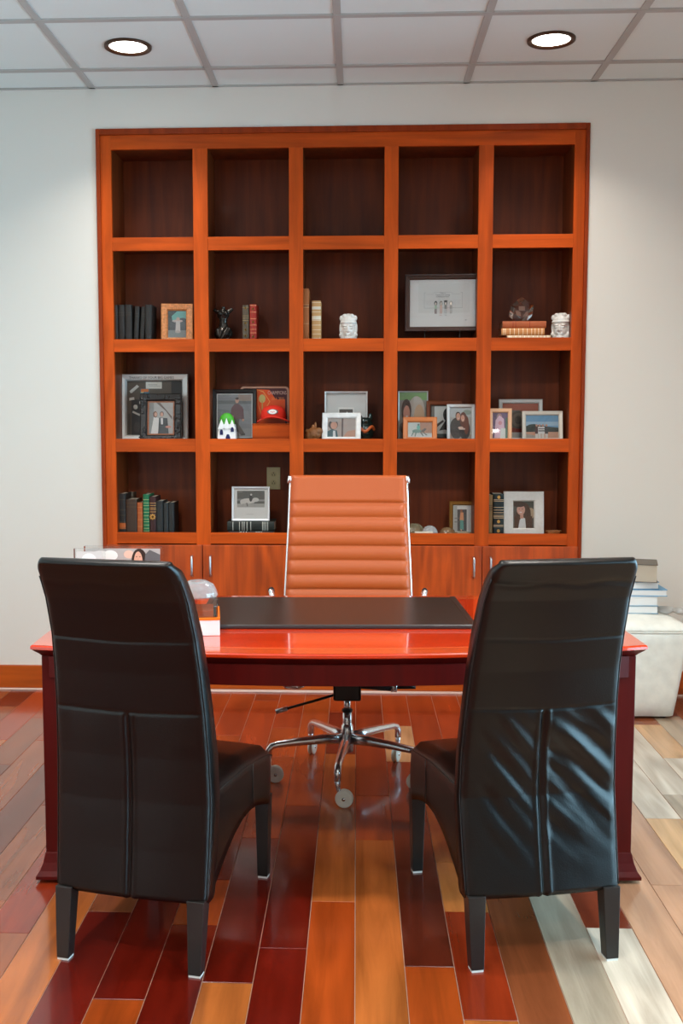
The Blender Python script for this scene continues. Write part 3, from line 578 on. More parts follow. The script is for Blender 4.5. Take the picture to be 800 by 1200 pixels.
# ------------------------------------------------------------------ things on the desk
def display_box(label,x,y,rz,w_,dome):
    t=thing('display_box',label,'display box',(x,y,DH+.0008),R(rz),None)
    b=BM(); prism(b,[(-.085,0),(.085,0),(.085,.058),(-.085,.050)],-w_/2,w_/2,'x'); finish('base',b,M['white'],t,bevel=.001)
    b=BM(); prism(b,[(-.0865,.0505),(.0865,.0585),(.0865,.0655),(-.0865,.0575)],-w_/2-.001,w_/2+.001,'x'); finish('orange_band',b,mat('orange_band',(240,120,30),.4),t)
    hgt=.118 if dome else .15
    b=BM(); prism(b,[(-.08,.058),(.08,.066),(.076,hgt),(-.07,hgt)],-w_/2+.006,w_/2-.006,'x'); finish('clear_case',b,M['acr'],t,bevel=.004)
    b=BM(); prism(b,[(-.06,.0585),(.06,.0645),(.06,.078),(-.06,.076)],-w_/2+.02,w_/2-.02,'x'); finish('liner',b,mat('amber_liner',(170,80,40),.5),t)
    if dome:
        b=BM(); lathe(b,[(.001,.172),(.03,.168),(.052,.153),(.064,.132),(.067,.119),(.060,.1185),(.05,.14),(.03,.158),(.001,.163)],seg=28); 
        for v in b.verts:
            n_=noise.noise(v.co*38); v.co+=Vector((v.co.x,v.co.y,0)).normalized()*n_*.005 if v.co.length>0 else Vector()
        finish('cut_dome',b,mat('cut_glass',(238,240,242),.08,trans=.82,spec=1),t)
display_box('white box with orange rim, clear case and cut glass dome beside the desk pad',-.520,-2.135,8,.14,True)
display_box('white box with orange rim and clear case at the left end of the desk',-.893,-2.25,8,.13,False)
def acrylic(label,px,Y,z0,th,shapes,bg,inset):
    a,c=at(px[0],px[2],Y),at(px[1],px[2],Y); w_=c.x-a.x; h_=a.z-z0
    t=thing('acrylic_photo_block',label,'photo frame',((a.x+c.x)/2,Y,z0),0)
    b=BM(); box(b,-w_/2,w_/2,0,th,0,h_); finish('acrylic_slab',b,M['acr'],t,bevel=.001)
    draw(t,shapes,-w_/2+inset,w_/2-inset,inset,h_-inset,-.0006,Matrix(),bg=bg); return t
acrylic('clear acrylic block with photo of dark haired woman, showing above left chair',(98,190,640),-1.75,DH+.001,.022,[('e',.20,.86,.16,.10,(235,232,228)),('e',.33,.88,.1,.09,(240,238,232)),('e',.58,.90,.07,.07,(225,190,170)),('e',.72,.80,.105,.20,(50,34,28)),('p',[(.64,.3),(.82,.3),(.82,.8),(.64,.8)],(50,34,28)),('e',.705,.78,.058,.17,(216,164,140)),('e',.683,.86,.011,.006,(60,40,34)),('e',.728,.86,.011,.006,(60,40,34)),('e',.705,.80,.006,.03,(200,144,122)),('e',.705,.735,.022,.012,(176,84,76)),('p',[(.78,.6),(1,.6),(1,.9),(.86,.98),(.8,.9)],(96,96,98)),('r',0,0,1,.45,(150,148,146))],(178,172,168),.008)
acrylic('smaller clear acrylic block behind left chair, left of the woman photo block',(86,122,643),-1.83,DH+.001,.02,[('e',.5,.85,.3,.12,(236,236,234)),('r',0,0,1,.5,(190,188,186))],(205,205,202),.01)
# ------------------------------------------------------------------ flat print content
SK=(224,172,146)
def bust(cx,cy,s,skin,hair,top,long=False,asp=1.0):
    """head and shoulders for a flat photo; s = head height in picture units, asp = width correction"""
    r_=[]; 
    if long: r_.append(('e',cx,cy-.25*s,.52*s*asp,.95*s,hair))
    r_+= [('e',cx,cy-1.25*s,.95*s*asp,.62*s,top),('r',cx-.15*s*asp,cy-.8*s,cx+.15*s*asp,cy-.3*s,skin),('e',cx,cy+.10*s,.42*s*asp,.52*s,hair),('e',cx,cy-.04*s,.33*s*asp,.45*s,skin)]
    r_+= [('e',cx-.13*s*asp,cy+.03*s,.045*s*asp,.03*s,(50,34,28)),('e',cx+.13*s*asp,cy+.03*s,.045*s*asp,.03*s,(50,34,28)),('e',cx,cy-.26*s,.11*s*asp,.035*s,(240,225,220))]
    return r_
def standing(cx,z,h,skin,hair,top,legs,asp=1.0):
    w_=h*.16*asp
    return [('p',[(cx-w_*.8,z),(cx-w_*.1,z),(cx,z+h*.45),(cx+w_*.1,z),(cx+w_*.8,z),(cx+w_*.8,z+h*.5),(cx-w_*.8,z+h*.5)],legs),('p',[(cx-w_,z+h*.45),(cx+w_,z+h*.45),(cx+w_*1.25,z+h*.8),(cx-w_*1.25,z+h*.8)],top),('e',cx,z+h*.9,w_*.6,h*.09,hair),('e',cx,z+h*.885,w_*.45,h*.07,skin)]
S1,S2,S3,S4=SH
# ---- row two (third from bottom)
G='black cloth books in the left cubby'
for i,(a,c,tp,ln,Y) in enumerate(((132.2,137.6,357.6,0,.05),(138.0,145.4,357.2,0,.05),(145.9,153.8,357,0,.05),(155.6,161.0,358.8,3,.055),(162.4,167.8,359.2,4,.06),(169.2,176.8,357,1,.05))):
    p,q=at(a,tp,Y),at(c,tp,Y)
    lab=['leftmost black cloth book, half hidden by the stile in left cubby','second from left of the black books in the left cubby','third from left and widest spined upright black book, left cubby','fourth from left black book leaning right in the left cubby','fifth from left black book leaning right, beside the dark gap','thick black book at the right end showing its cover beside burl frame'][i]
    book(lab,p.x,q.x,p.z,Y,S2,(38,36,34),depth=.15 if i<5 else .14,lean=ln,bands=[(.74,.0007),(.80,.0007)] if i!=5 else None,bcol=(80,76,66),group=G)
burl=mat('burl_veneer',(214,140,84),.35,coat=.3,vary=.35,bscale=320)
frame('picture_frame','burl wood frame with child photo beside the black books, left cubby',(189,225.5,356.5),.11,S2,.036,burl,[('r',0,.72,1,1,(30,52,50)),('p',[(.2,.8),(.5,.98),(1,.98),(1,.62),(.25,.6)],(120,205,195)),('e',.8,.62,.25,.12,(56,66,70)),('r',0,0,1,.28,(150,158,158)),('r',.1,.28,.95,.58,(82,92,98)),('e',.52,.62,.3,.05,(232,214,206)),('e',.55,.70,.10,.06,(228,196,180)),('p',[(.4,.2),(.68,.2),(.66,.62),(.44,.62)],(236,228,222)),('e',.53,.22,.14,.05,(214,200,190))],(60,72,76),yaw=6,lean=7)
bt=thing('torso_sculpture','dark bronze armless female torso figure on the shelf','sculpture',(at(261.5,396,.09).x,.10,S2))
b=BM(); K=.0046
for c,r_ in (((0,0,.145),(.030,.019,.030)),((0,0,.118),(.020,.016,.03)),((0,0,.085),(.024,.019,.028)),((0,-.002,.052),(.047,.028,.036)),((0,0,.022),(.038,.026,.030)),((-.014,-.019,.150),(.012,.011,.012)),((.014,-.019,.150),(.012,.011,.012)),((0,0,.008),(.034,.028,.008))): ell(b,c,r_)
tube(b,[(0,0,.15),(0,0,.176),(.001,0,.186)],[.014,.0095,.0115],14)
tube(b,[(-.016,0,.155),(-.036,0,.163),(-.048,0,.172)],[.014,.010,.008],12); tube(b,[(.016,0,.155),(.036,0,.166),(.048,0,.176)],[.014,.010,.008],12)
tube(b,[(.026,-.012,.075),(.012,-.028,.048),(-.008,-.026,.018)],[.018,.019,.012],12); tube(b,[(-.026,-.012,.072),(-.022,-.02,.045),(.0,-.02,.015)],[.018,.016,.012],12)
b.transform(Matrix.Scale(1.06,4)); blob('figure',b,M['bronze'],bt,.0026,3)
for lab,a,c,tp,col,bd,bc in (('slim grey brown book with gilt stars left of the red book',283.6,291.2,357.5,(86,72,56),[(.94,.0008),(.72,.0008),(.66,.0008),(.60,.0008)],(190,160,110)),('red leather book with gilt spine bands beside the grey brown one',292.3,300.2,356.5,(150,34,22),[.02,.1,.27,.36,.47,.63,.80,.97],(226,160,110))):
    p,q=at(a,tp,.06),at(c,tp,.06); t=book(lab,p.x,q.x,p.z,.06,S2,col,depth=.15,bands=bd,bcol=bc,rough=.35)
    b=BM(); hh=p.z-S2
    for f in ((.92,.53,.36,.2) if col[0]<100 else (.88,.55,.18)):
        for k in (0,45): 
            mm=Matrix.Translation((0,-.0012,hh*f))@Matrix.Rotation(R(k),4,'Y'); box(b,-.0045,.0045,-.0004,.0006,-.0045,.0045,M4=mm)
    finish('gilt_star',b,M['gold'],t)
for lab,a,c,tp,col,bd,bc,lb in (('tall tan leather book standing against the left side of middle cubby',353.2,361.8,338,(176,104,54),[(.66,.0015),(.70,.0008),(.36,.0008)],(226,190,140),[(.67,.69,(120,60,30))]),('ivory and tan book with raised spine bands right of the tall tan book',365.2,375.8,352.5,(206,160,104),[.03,.12,.22,.32,.43,.54,.64,.74,.86,.96],(240,228,205),[(.80,.86,(222,214,198)),(.02,.07,(236,230,220)),(.56,.63,(232,222,200))])):
    p,q=at(a,tp,.07),at(c,tp,.07); book(lab,p.x,q.x,p.z,.07,S2,col,depth=.15,bands=bd,bcol=bc,labels=lb)
def head(label,px,Y,z0,rz):
    a,c=at(px[0],px[2],Y),at(px[1],px[2],Y); w_=c.x-a.x; h_=a.z-z0; t=thing('stone_head',label,'sculpture',((a.x+c.x)/2,Y+.03,z0),R(rz))
    b=BM(); s=w_/.1; k=h_/.145
    E=lambda c_,r_,rot=None: ell(b,(c_[0]*s,c_[1]*s,c_[2]*k),(r_[0]*s,r_[1]*s,r_[2]*k),rot)
    E((0,.0,.098),(.044,.044,.046)); E((0,-.004,.06),(.037,.038,.045)); E((0,.008,.018),(.049,.035,.024)); E((0,0,.030),(.046,.032,.03))
    E((0,-.014,.098),(.046,.034,.008)); E((0,-.04,.066),(.0075,.012,.017)); E((0,-.043,.058),(.010,.009,.006)); E((0,-.036,.043),(.014,.009,.004)); E((0,-.036,.037),(.013,.009,.004)); E((0,-.036,.024),(.017,.012,.010))
    E((-.016,-.034,.082),(.012,.01,.004)); E((.016,-.034,.082),(.012,.01,.004)); E((-.016,-.034,.072),(.009,.008,.004)); E((.016,-.034,.072),(.009,.008,.004))
    for sx in (-1,1): E((sx*.041,.0,.072),(.008,.016,.03)); E((sx*.040,-.008,.04),(.010,.014,.012)); E((sx*.036,-.012,.12),(.012,.014,.014)); E((sx*.018,-.022,.131),(.014,.012,.010))
    blob('head',b,M['plaster'],t,.0028,2); b=BM(); box(b,-.046*s,.046*s,-.035*s,.04*s,0,.012*k); finish('plinth',b,M['plaster'],t,bevel=.003)
head('small white stone head with banded hair, in the middle column cubby',(397.2,419.2,366.5),.07,S2,-4)
head('white stone head partly behind the right stile, beside the stacked books',(647,671,365.5),.07,S2,-22)
sk=(120,120,118); INK=(150,150,150)
pic=[('r',.13,.30,.91,.92,(238,238,235)),('r',.22,.40,.80,.405,INK),('r',.22,.40,.223,.73,INK),('r',.797,.40,.80,.73,INK),('r',.22,.725,.25,.73,INK),('r',.77,.725,.80,.73,INK),('r',.25,.69,.36,.693,INK),('r',.64,.69,.77,.693,INK),('r',.36,.73,.64,.733,INK),('r',.36,.69,.362,.733,INK),('r',.64,.69,.642,.733,INK)]
for i in range(7): pic+=[('r',.25+i*.017,.46,.252+i*.017,.56,(190,190,190)),('r',.66+i*.017,.46,.662+i*.017,.56,(190,190,190))]
for x in (.44,.455,.53,.56): pic.append(('r',x,.42,x+.002,.60,(170,170,170)))
for cx,hc,tc,lc in ((.395,(40,40,40),(190,214,190),(120,74,66)),(.475,(160,150,140),(236,208,190),(230,190,176)),(.545,(70,78,70),(110,110,106),(170,170,170)),(.625,(150,150,146),(140,140,136),(160,160,160))):
    pic+=[('e',cx,.50,.024,.05,hc),('e',cx,.49,.014,.03,(235,222,210)),('r',cx-.017,.38,cx+.017,.46,tc),('r',cx-.015,.28,cx-.003,.38,lc),('r',cx+.003,.28,cx+.015,.38,lc)]
pic+=[('e',.545,.54,.03,.02,(60,60,58)),('r',.45,.245,.49,.252,(190,120,110)),('r',.53,.245,.565,.252,(150,150,150)),('r',.84,.135,.865,.145,(110,110,110))]
ff=frame('large_picture_frame','large dark brown frame with white matted line drawing of figures and building','')if 0 else None
t=frame('picture_frame','large dark brown frame holding a white matted drawing of four small figures',(474.5,563,322),.10,at(500,389,.10).z,.026,mat('espresso_wood',(62,36,26),.3,coat=.3),pic,(246,246,244),yaw=-3,lean=4,dp=.026,stand=False,prof=[(0,0),(0,.75),(.1,1),(.35,1),(.45,.7),(.8,.62),(.85,.4),(1,.3),(1,0)])
for txt,fz,sz in (('THE',.70,.011),('Family of four',.66,.012),('Neighborhood',.615,.012)): pass
h_,w_=t['h'],t['w']; L4=lean_m(R(4))
for txt,fz,sz in (('This is',.70,.012),('Team for party',.663,.0125),('headquarters',.628,.0125)):
    lettering('caption',txt,sz,flat((120,120,120)),t,L4@Matrix.Translation((0,-.0012,.026+(h_-.052)*fz))@UP,ex=.0001)
b=BM()
for x in (at(497.5,390,.1).x-t.location.x,at(538,390,.1).x-t.location.x):
    z0=S2-t.location.z; tube(b,[(x,-.034,.012),(x,-.036,-.004),(x,-.03,-.012),(x,.05,z0+.005)],.0025,8); tube(b,[(x,-.03,-.010),(x,-.03,z0+.002),(x,.02,z0+.003)],.0025,8); tube(b,[(x,.0,-.01),(x,.05,h_*.6)],.0025,8)
finish('easel_stand',b,M['blackf'],t,smooth=True)
# book stack with crystal cube
zz=S2
for a,c,z1,col,bc,lab in ((594,645,393,(226,196,160),(250,240,225),'pale slim book lowest of the stack under the crystal cube'),(587.5,638,384.6,(210,140,80),(245,225,190),'tan book with ivory spine bands in the middle of cube stack'),(588.8,640,376.3,(176,88,44),(150,50,30),'brown leather book topmost of the stack under the crystal cube')):
    p,q=at(a,z1,.06),at(c,z1,.06); flatbook(lab,p.x,q.x,zz,p.z,.06,col,depth=.15,bands=[.05,.09,.2,.3,.4,.5,.6,.7,.78,.86,.94] if bc[0]>160 else [.24,.30,.62],bcol=bc); zz=p.z+.0004
p=at(610.8,376,.12); cu=thing('crystal_cube','clear crystal cube balanced on its corner on the book stack','paperweight',(p.x,.13,zz)); b=BM(); s=.0435
bmesh.ops.create_cube(b,size=2*s); rot=Matrix.Rotation(R(-45),4,'X')@Matrix.Rotation(0,4,'Z')
v=Vector((1,1,1)).normalized(); q=v.rotation_difference(Vector((0,0,1))).to_matrix().to_4x4(); vl=[q@vv.co for vv in b.verts]; zs_=sorted(vl,key=lambda t_:t_.z); lw=zs_[1]; Rz=Matrix.Rotation(R(-90)-math.atan2(lw.y,lw.x),4,'Z')
for vv in b.verts: vv.co=Rz@(q@vv.co)
zmin=min(vv.co.z for vv in b.verts); cut=zmin+.018
r_=bmesh.ops.bisect_plane(b,geom=b.verts[:]+b.edges[:]+b.faces[:],plane_co=(0,0,cut),plane_no=(0,0,-1),clear_outer=True); bmesh.ops.holes_fill(b,edges=[e for e in b.edges if e.is_boundary])
for vv in b.verts: vv.co.z-=cut
finish('cube',b,M['glass'],cu,bevel=.0015,seg=1)
b=BM(); box(b,-.016,.016,-.002,.002,.045,.073); finish('etched_block',b,mat('etched',(190,150,130),.6,trans=.3),cu)
# ---- row three
pics=[('r',0,0,1,1,(86,76,66)),('r',.80,0,1,1,(34,28,26)),('r',.08,0,.36,.66,(40,34,32)),('r',.34,.86,.63,.985,(214,214,206)),('r',.38,.93,.55,.936,(90,90,88)),('r',.40,.905,.6,.91,(120,120,118)),('r',.24,.77,.40,.86,(70,120,140)),('r',.25,.80,.39,.855,(206,112,50)),('r',.25,.785,.30,.80,(222,196,130)),('p',[(.05,.78),(.09,.78),(.22,.90),(.18,.92)],(196,198,196)),('p',[(.04,.64),(.13,.66),(.13,.70),(.04,.68)],(206,206,196)),('e',.155,.52,.038,.042,(222,220,214)),('e',.155,.52,.014,.014,(120,110,100)),('p',[(.10,.44),(.12,.42),(.25,.36),(.25,.39)],(206,204,200)),('e',.30,.52,.05,.05,(150,150,150)),('e',.32,.48,.035,.03,(200,50,34)),('e',.18,.15,.06,.1,(60,50,46)),('r',.02,.0,.06,.4,(60,54,48))]
t=frame('shadow_box','large silver framed shadow box of mementoes with handwriting on its top edge',(140.5,220.5,439),.19,S3,.036,M['silver'],pics,(86,76,66),lean=4,dp=.03,cat='shadow box',glass=False)
t.name='shadow_box'
lettering('handwriting','THANKS OF YOUR BIG GAMES',.0195,flat((60,58,58)),t,lean_m(R(4))@Matrix.Translation((-.012,-.0292,t['h']-.026))@UP@Matrix.Diagonal((.92,1,1,1)),ex=.0002)
b=BM(); LM=lean_m(R(4)); W3,H3=t['w']-.07,t['h']-.07
for cx,cz,a,l,w_ in ((.13,.85,40,.055,.014),(.09,.67,8,.026,.014),(.17,.40,-25,.045,.010),(.86,.69,12,.03,.012)):
    mm=LM@Matrix.Translation((-W3/2+W3*cx,-.002,.036+H3*cz))@Matrix.Rotation(R(-a),4,'Y'); box(b,-l/2,l/2,-.004,0,-w_/2,w_/2,M4=mm)
for cx,cz in ((.155,.52),(.30,.55),(.26,.60)): mm=LM@Matrix.Translation((-W3/2+W3*cx,-.003,.036+H3*cz)); ell(b,mm.to_translation(),(.012,.005,.013))
finish('memento',b,mat('memento_white',(206,204,196),.6),t)
carved=mat('carved_black',(40,36,34),.28,coat=.4,bump=.6,bscale=110)
t=frame('picture_frame','ornate carved black frame with copper inner edge and wedding photo',(164,212,462),.10,S3,.038,carved,[('r',0,0,1,1,(190,186,182)),('p',[(.3,1),(.45,1),(.95,.45),(.95,.55)],(120,100,90)),('r',0,0,.2,1,(150,150,146)),('p',[(.08,0),(.52,0),(.42,.5),(.2,.55)],(240,236,232)),('e',.26,.62,.09,.10,(120,66,40)),('e',.28,.62,.06,.07,SK),('p',[(.38,0),(.82,0),(.76,.5),(.42,.52)],(60,58,60)),('p',[(.5,.3),(.58,.3),(.58,.5),(.48,.5)],(236,232,230)),('e',.53,.63,.08,.085,(60,40,32)),('e',.53,.62,.06,.07,SK),('e',.8,.22,.12,.04,(222,150,130))],(190,186,182),lean=8,dp=.022,yaw=2,glass=True,mb=.008,mcol=(190,110,60))
b=BM(); LM=lean_m(R(8))
for k in range(74):
    u=rnd.random()*4; s_=int(u); f=u-s_; W3,H3=t['w'],t['h']; i_=rnd.uniform(.006,.032)
    x,z=((-W3/2+f*W3,i_),(W3/2-i_,f*H3),(-W3/2+f*W3,H3-i_),(-W3/2+i_,f*H3))[s_]
    mm=LM@Matrix.Translation((x,-.021,z)); ell(b,mm.to_translation(),(rnd.uniform(.004,.009),.005,rnd.uniform(.004,.009)),Matrix.Rotation(rnd.random()*3,3,'Y'),u=8,v=6)
    if k%9==0: tube(b,[LM@Vector((x+.012*math.cos(a),-.023,z+.012*math.sin(a))) for a in (0,1,2,3,4,5)],.002,6)
finish('carving',b,carved,t,smooth=True)['kind']='stuff'
t=frame('picture_frame','black frame with photo of a man in maroon sweater sitting on rocks',(248.5,300.3,456.5),.13,S3,.022,M['blackf'],[('r',0,.62,1,1,(128,130,134)),('r',0,.78,1,.86,(96,98,102)),('r',.6,.85,1,1,(150,128,116)),('r',0,0,1,.2,(150,150,150)),('p',[(0,.2),(.45,.3),(.4,.62),(0,.66)],(112,114,118)),('p',[(.4,.30),(.62,.30),(.82,.06),(.70,.03),(.52,.20)],(96,88,84)),('p',[(.44,.12),(.60,.12),(.64,.42),(.46,.42)],(92,84,80)),('p',[(.38,.42),(.72,.42),(.74,.7),(.62,.78),(.5,.78),(.40,.68)],(104,52,58)),('p',[(.70,.40),(.78,.40),(.76,.66),(.70,.68)],(98,46,52)),('e',.57,.86,.055,.065,(206,150,124)),('e',.57,.905,.052,.03,(70,50,40)),('e',.75,.40,.035,.03,(206,150,124)),('e',.40,.47,.08,.05,(190,140,124)),('e',.76,.06,.06,.02,(60,56,54))],(134,136,140),lean=6,mb=.006,mcol=(214,216,216),dp=.016)
# ceramic chapel
p,q=at(256,515,.06),at(277.5,515,.06); t=thing('ceramic_building','small white ceramic building with bright green roof in front of the man photo','ornament',((p.x+q.x)/2,.05,S3))
b=BM(); s=(q.x-p.x)/2; hz=at(266,484,.06).z-S3
loft(b,[[Vector((x*s,y*s*.8,z*hz)) for x,y in ((-1,-1),(1,-1),(1,1),(-1,1))] for z in (0,)]+[[Vector((x*s*k,y*s*.8*k,z*hz)) for x,y in ((-1,-1),(1,-1),(1,1),(-1,1))] for k,z in ((.96,.3),(.84,.62))]); finish('walls',b,mat('white_glaze',(240,240,238),.25,coat=.5),t,bevel=.003)
b=BM()
for x,z,w_ in ((-.55,.62,.42),(.0,.66,.4),(.6,.60,.4)): prism(b,[((x-w_)*s,.45*hz),((x+w_)*s,.45*hz),(x*s,(z+.18)*hz)],-.83*s,-.66*s,'y')
finish('gable',b,mat('white_glaze',(240,240,238),.25),t,bevel=.002)
b=BM(); ell(b,(-.05*s,0,.74*hz),(.80*s,.62*s,.27*hz)); ell(b,(-.5*s,-.2*s,.62*hz),(.34*s,.4*s,.2*hz)); ell(b,(.45*s,-.1*s,.66*hz),(.36*s,.4*s,.2*hz)); blob('roof',b,mat('green_glaze',(70,176,44),.35,coat=.3,bump=.8,bscale=160),t,.003,2)
b=BM()
for x,z,w_,h2 in ((-.55,.26,.17,.18),(.62,.36,.17,.16),(.15,.0,.24,.28)): prism(b,[((x-w_)*s,z*hz),((x+w_)*s,z*hz),((x+w_)*s,(z+h2*.6)*hz),((x+w_*.5)*s,(z+h2)*hz),((x-w_*.5)*s,(z+h2)*hz),((x-w_)*s,(z+h2*.6)*hz)],-.835*s,-.78*s,'y')
finish('window',b,mat('navy_glaze',(26,34,84),.3),t)
# champions plaque
A=lambda px,py,Y=.17: at(px,py,Y)
p,q=A(281,453),A(338.5,453); h_=p.z-S3; w_=q.x-p.x; t=thing('champions_plaque','orange and maroon champions pennant plaque in rounded metal frame behind the cap','plaque',((p.x+q.x)/2,.17,S3),0)
def rrect(w_,h_,r_,n=6,z0=0):
    pts=[]
    for cx,cz,a0 in ((w_/2-r_,h_-r_,0),(-w_/2+r_,h_-r_,90),(-w_/2+r_,r_,180),(w_/2-r_,r_,270)):
        for k in range(n+1): a=R(a0+90*k/n); pts.append((cx+r_*math.cos(a),cz+r_*math.sin(a)+z0))
    return pts
b=BM(); o_=[b.verts.new((x,0,z)) for x,z in rrect(w_,h_,.022)]; i_=[b.verts.new((x,0,z+.010)) for x,z in rrect(w_-.02,h_-.02,.014)]; o2=[b.verts.new((v.co.x,.012,v.co.z)) for v in o_]; i2=[b.verts.new((v.co.x,.012,v.co.z)) for v in i_]; n=len(o_)
for k in range(n):
    j=(k+1)%n
    for a in ((o_[k],o_[j],i_[j],i_[k]),(o2[k],o2[j],i2[j],i2[k]),(o_[k],o_[j],o2[j],o2[k]),(i_[k],i_[j],i2[j],i2[k])): b.faces.new(a)
finish('rim',b,mat('copper_grey_rim',(176,132,112),.35,metal=.5),t)
x0=A(300.5,457).x-t.location.x; x1=w_/2-.010
b=BM(); box(b,-w_/2+.01,w_/2-.01,.004,.010,.01,h_-.01); finish('backing',b,mat('maroon_backing',(60,22,30),.6),t)
draw(t,[('p',[(0,0),(.93,0),(.93,.70),(.62,.70),(.42,.97),(0,.99)],(226,84,24)),('p',[(.02,.98),(.22,.93),(.44,.64),(.16,.24),(.04,.55)],(236,170,90)),('p',[(.035,.96),(.21,.91),(.42,.64),(.16,.27),(.055,.55)],(228,88,28)),('e',.18,.72,.11,.12,(196,190,120)),('r',.165,.36,.2,.66,(190,160,90)),('p',[(.12,.10),(.22,.16),(.2,.2),(.1,.13)],(230,220,210))],x0,x1,at(310,497,.17).z-S3,h_-.012,.0036,Matrix(),bg=(74,24,34),name='pennant_print')
lettering('lettering','CHAMPIONS',.0265,flat((214,178,168)),t,Matrix.Translation((x0+(x1-x0)*.67,.0028,at(320,462,.17).z-S3-.0015))@UP@Matrix.Diagonal((.68,1.05,1,1)),ex=.0003)
lettering('lettering','2014  2015',.022,flat((236,140,70)),t,Matrix.Translation((x0+(x1-x0)*.69,.0028,at(320,468.5,.17).z-S3-.002))@UP@Matrix.Diagonal((.7,1.0,1,1)),ex=.0003)
# wooden box and cap
p,q=at(295.5,496.5,.055),at(339.5,496.5,.055); zb=p.z; t=thing('wooden_box','plain orange toned wooden box under the red cap','box',((p.x+q.x)/2,.055,S3)); w_=q.x-p.x
b=BM(); box(b,-w_/2,w_/2,0,.09,0,zb-S3-.007); finish('box_body',b,M['bh'],t,bevel=.002); b=BM(); box(b,-w_/2-.0015,w_/2+.0015,-.002,.092,zb-S3-.006,zb-S3); finish('box_lid',b,M['bh'],t,bevel=.0015)
p,q=at(300.5,496,.09),at(338,496,.09); zc=at(318,475,.09).z-zb; t=thing('red_cap','red baseball cap with white oval badge sitting on the wooden box','cap',((p.x+q.x)/2+.003,.115,zb+.001)); w_=(q.x-p.x)/2
red=mat('red_cotton',(222,44,24),.75,bump=.15,bscale=500)
b=BM(); rings=[]
for z,k in ((.026,1),(.04,1.0),(.06,.96),(.078,.84),(.089,.62),(.095,.34),(.097,.05)): rings.append([Vector((w_*.80*k*math.cos(a),.058*k*math.sin(a),z*zc/.097)) for a in [2*PI*i/36 for i in range(36)]])
loft(b,rings); finish('crown',b,red,t,smooth=True)
b=BM(); top=[];bot=[]
for j in range(9):
    rt=[];rb=[]
    for i in range(25):
        a=PI+PI*i/24; k=.80+.36*j/8; x=w_*min(1.05,k)*math.cos(a); y=(.055+.040*j/8)*math.sin(a); z=(.028-.004*j/8)-(.024*(abs(math.cos(a))**2.2))*(.4+.6*j/8)+.012*(1-abs(math.cos(a)))*(1-.3*j/8)
        rt.append(b.verts.new((x,y,z*zc/.097+.004))); rb.append(b.verts.new((x,y,z*zc/.097+.0015)))
    top.append(rt); bot.append(rb)
for j in range(8):
    for i in range(24): b.faces.new((top[j][i],top[j][i+1],top[j+1][i+1],top[j+1][i])); b.faces.new((bot[j][i],bot[j+1][i],bot[j+1][i+1],bot[j][i+1]))
for i in range(24): b.faces.new((top[8][i],top[8][i+1],bot[8][i+1],bot[8][i])); b.faces.new((top[0][i],bot[0][i],bot[0][i+1],top[0][i+1]))
for j in range(8): b.faces.new((top[j][0],top[j+1][0],bot[j+1][0],bot[j][0])); b.faces.new((top[j][24],bot[j][24],bot[j+1][24],top[j+1][24]))
finish('brim',b,red,t,smooth=True)
b=BM(); 
for kx,dy,mi,rz_,rx_ in ((0,0,1,.0175,.030),(0,-.0012,0,.0155,.022)):
    c_=[b.verts.new((kx+rx_*math.cos(a),-.0585+dy+.02*(rx_*math.cos(a)/.05)**2*.6+.004*math.sin(a),.062*zc/.097+rz_*.8*math.sin(a))) for a in [2*PI*i/24 for i in range(24)]]; f=b.faces.new(c_); f.material_index=mi
finish('badge',b,[mat('badge_white',(238,236,232),.6),mat('badge_grey',(110,100,100),.6)],t)
b=BM(); tube(b,[(-.014,-.0605,.060*zc/.097),(-.006,-.0622,.064*zc/.097),(0,-.0622,.058*zc/.097),(.006,-.0622,.064*zc/.097),(.013,-.0605,.061*zc/.097)],.0010,5); finish('badge_script',b,red,t)
# middle column
b=BM(); p=at(367.5,514,.07); t=thing('carved_bird','small rough brown carved animal figure left of the white frames','ornament',(p.x,.085,S3))
for c,r_ in (((0,0,.045),(.042,.03,.034)),((.02,-.005,.06),(.028,.022,.02)),((-.02,0,.03),(.03,.026,.03)),((.008,0,.088),(.007,.007,.022)),((-.006,0,.082),(.009,.008,.014)),((.036,-.008,.058),(.016,.009,.008)),((-.038,0,.06),(.012,.009,.01)),((0,0,.01),(.044,.03,.01))): ell(b,c,r_)
for v in b.verts: v.co+=v.co.normalized()*noise.noise(v.co*70)*.006
blob('figure',b,mat('rough_carving',(150,96,52),.5,bump=1.0,bscale=90,vary=.5),t,.0026,1)
marble=mat('veined_white',(232,232,230),.3,coat=.3,vary=.14,bscale=110)
frame('picture_frame','larger white marbled frame standing behind the small marbled one, middle cubby',(380.2,430.5,459),.17,S3,.009,marble,[('r',.30,0,.70,.70,(250,250,248)),('r',.33,0,.67,.66,(86,78,78)),('p',[(.4,.1),(.5,.3),(.56,.56),(.52,.62),(.44,.4)],(200,198,194)),('e',.5,.3,.1,.05,(180,176,172))],(226,228,228),lean=4,dp=.028)
frame('picture_frame','small white marbled frame with woman photo standing in front, middle cubby',(377,422.5,484.3),.08,S3,.0285,marble,[('r',0,0,1,1,(186,170,162)),('r',.5,.0,.56,1,(90,62,54)),('p',[(.56,0),(1,0),(1,.4),(.7,.3)],(206,150,120)),('p',[(.0,0),(.38,0),(.34,.35),(.15,.42),(0,.3)],(40,92,104)),('p',[(.2,.0),(.3,.0),(.28,.34),(.2,.34)],(230,234,236)),('e',.2,.66,.17,.26,(60,42,36)),('e',.23,.62,.12,.2,(216,160,136)),('e',.22,.88,.14,.09,(176,170,168))],(186,170,162),yaw=-4,lean=13,dp=.014)
p=at(427.5,514,.12); t=thing('green_vase','dark green glazed animal shaped vase with orange band beside white frames','vase',(p.x,.145,S3)); b=BM()
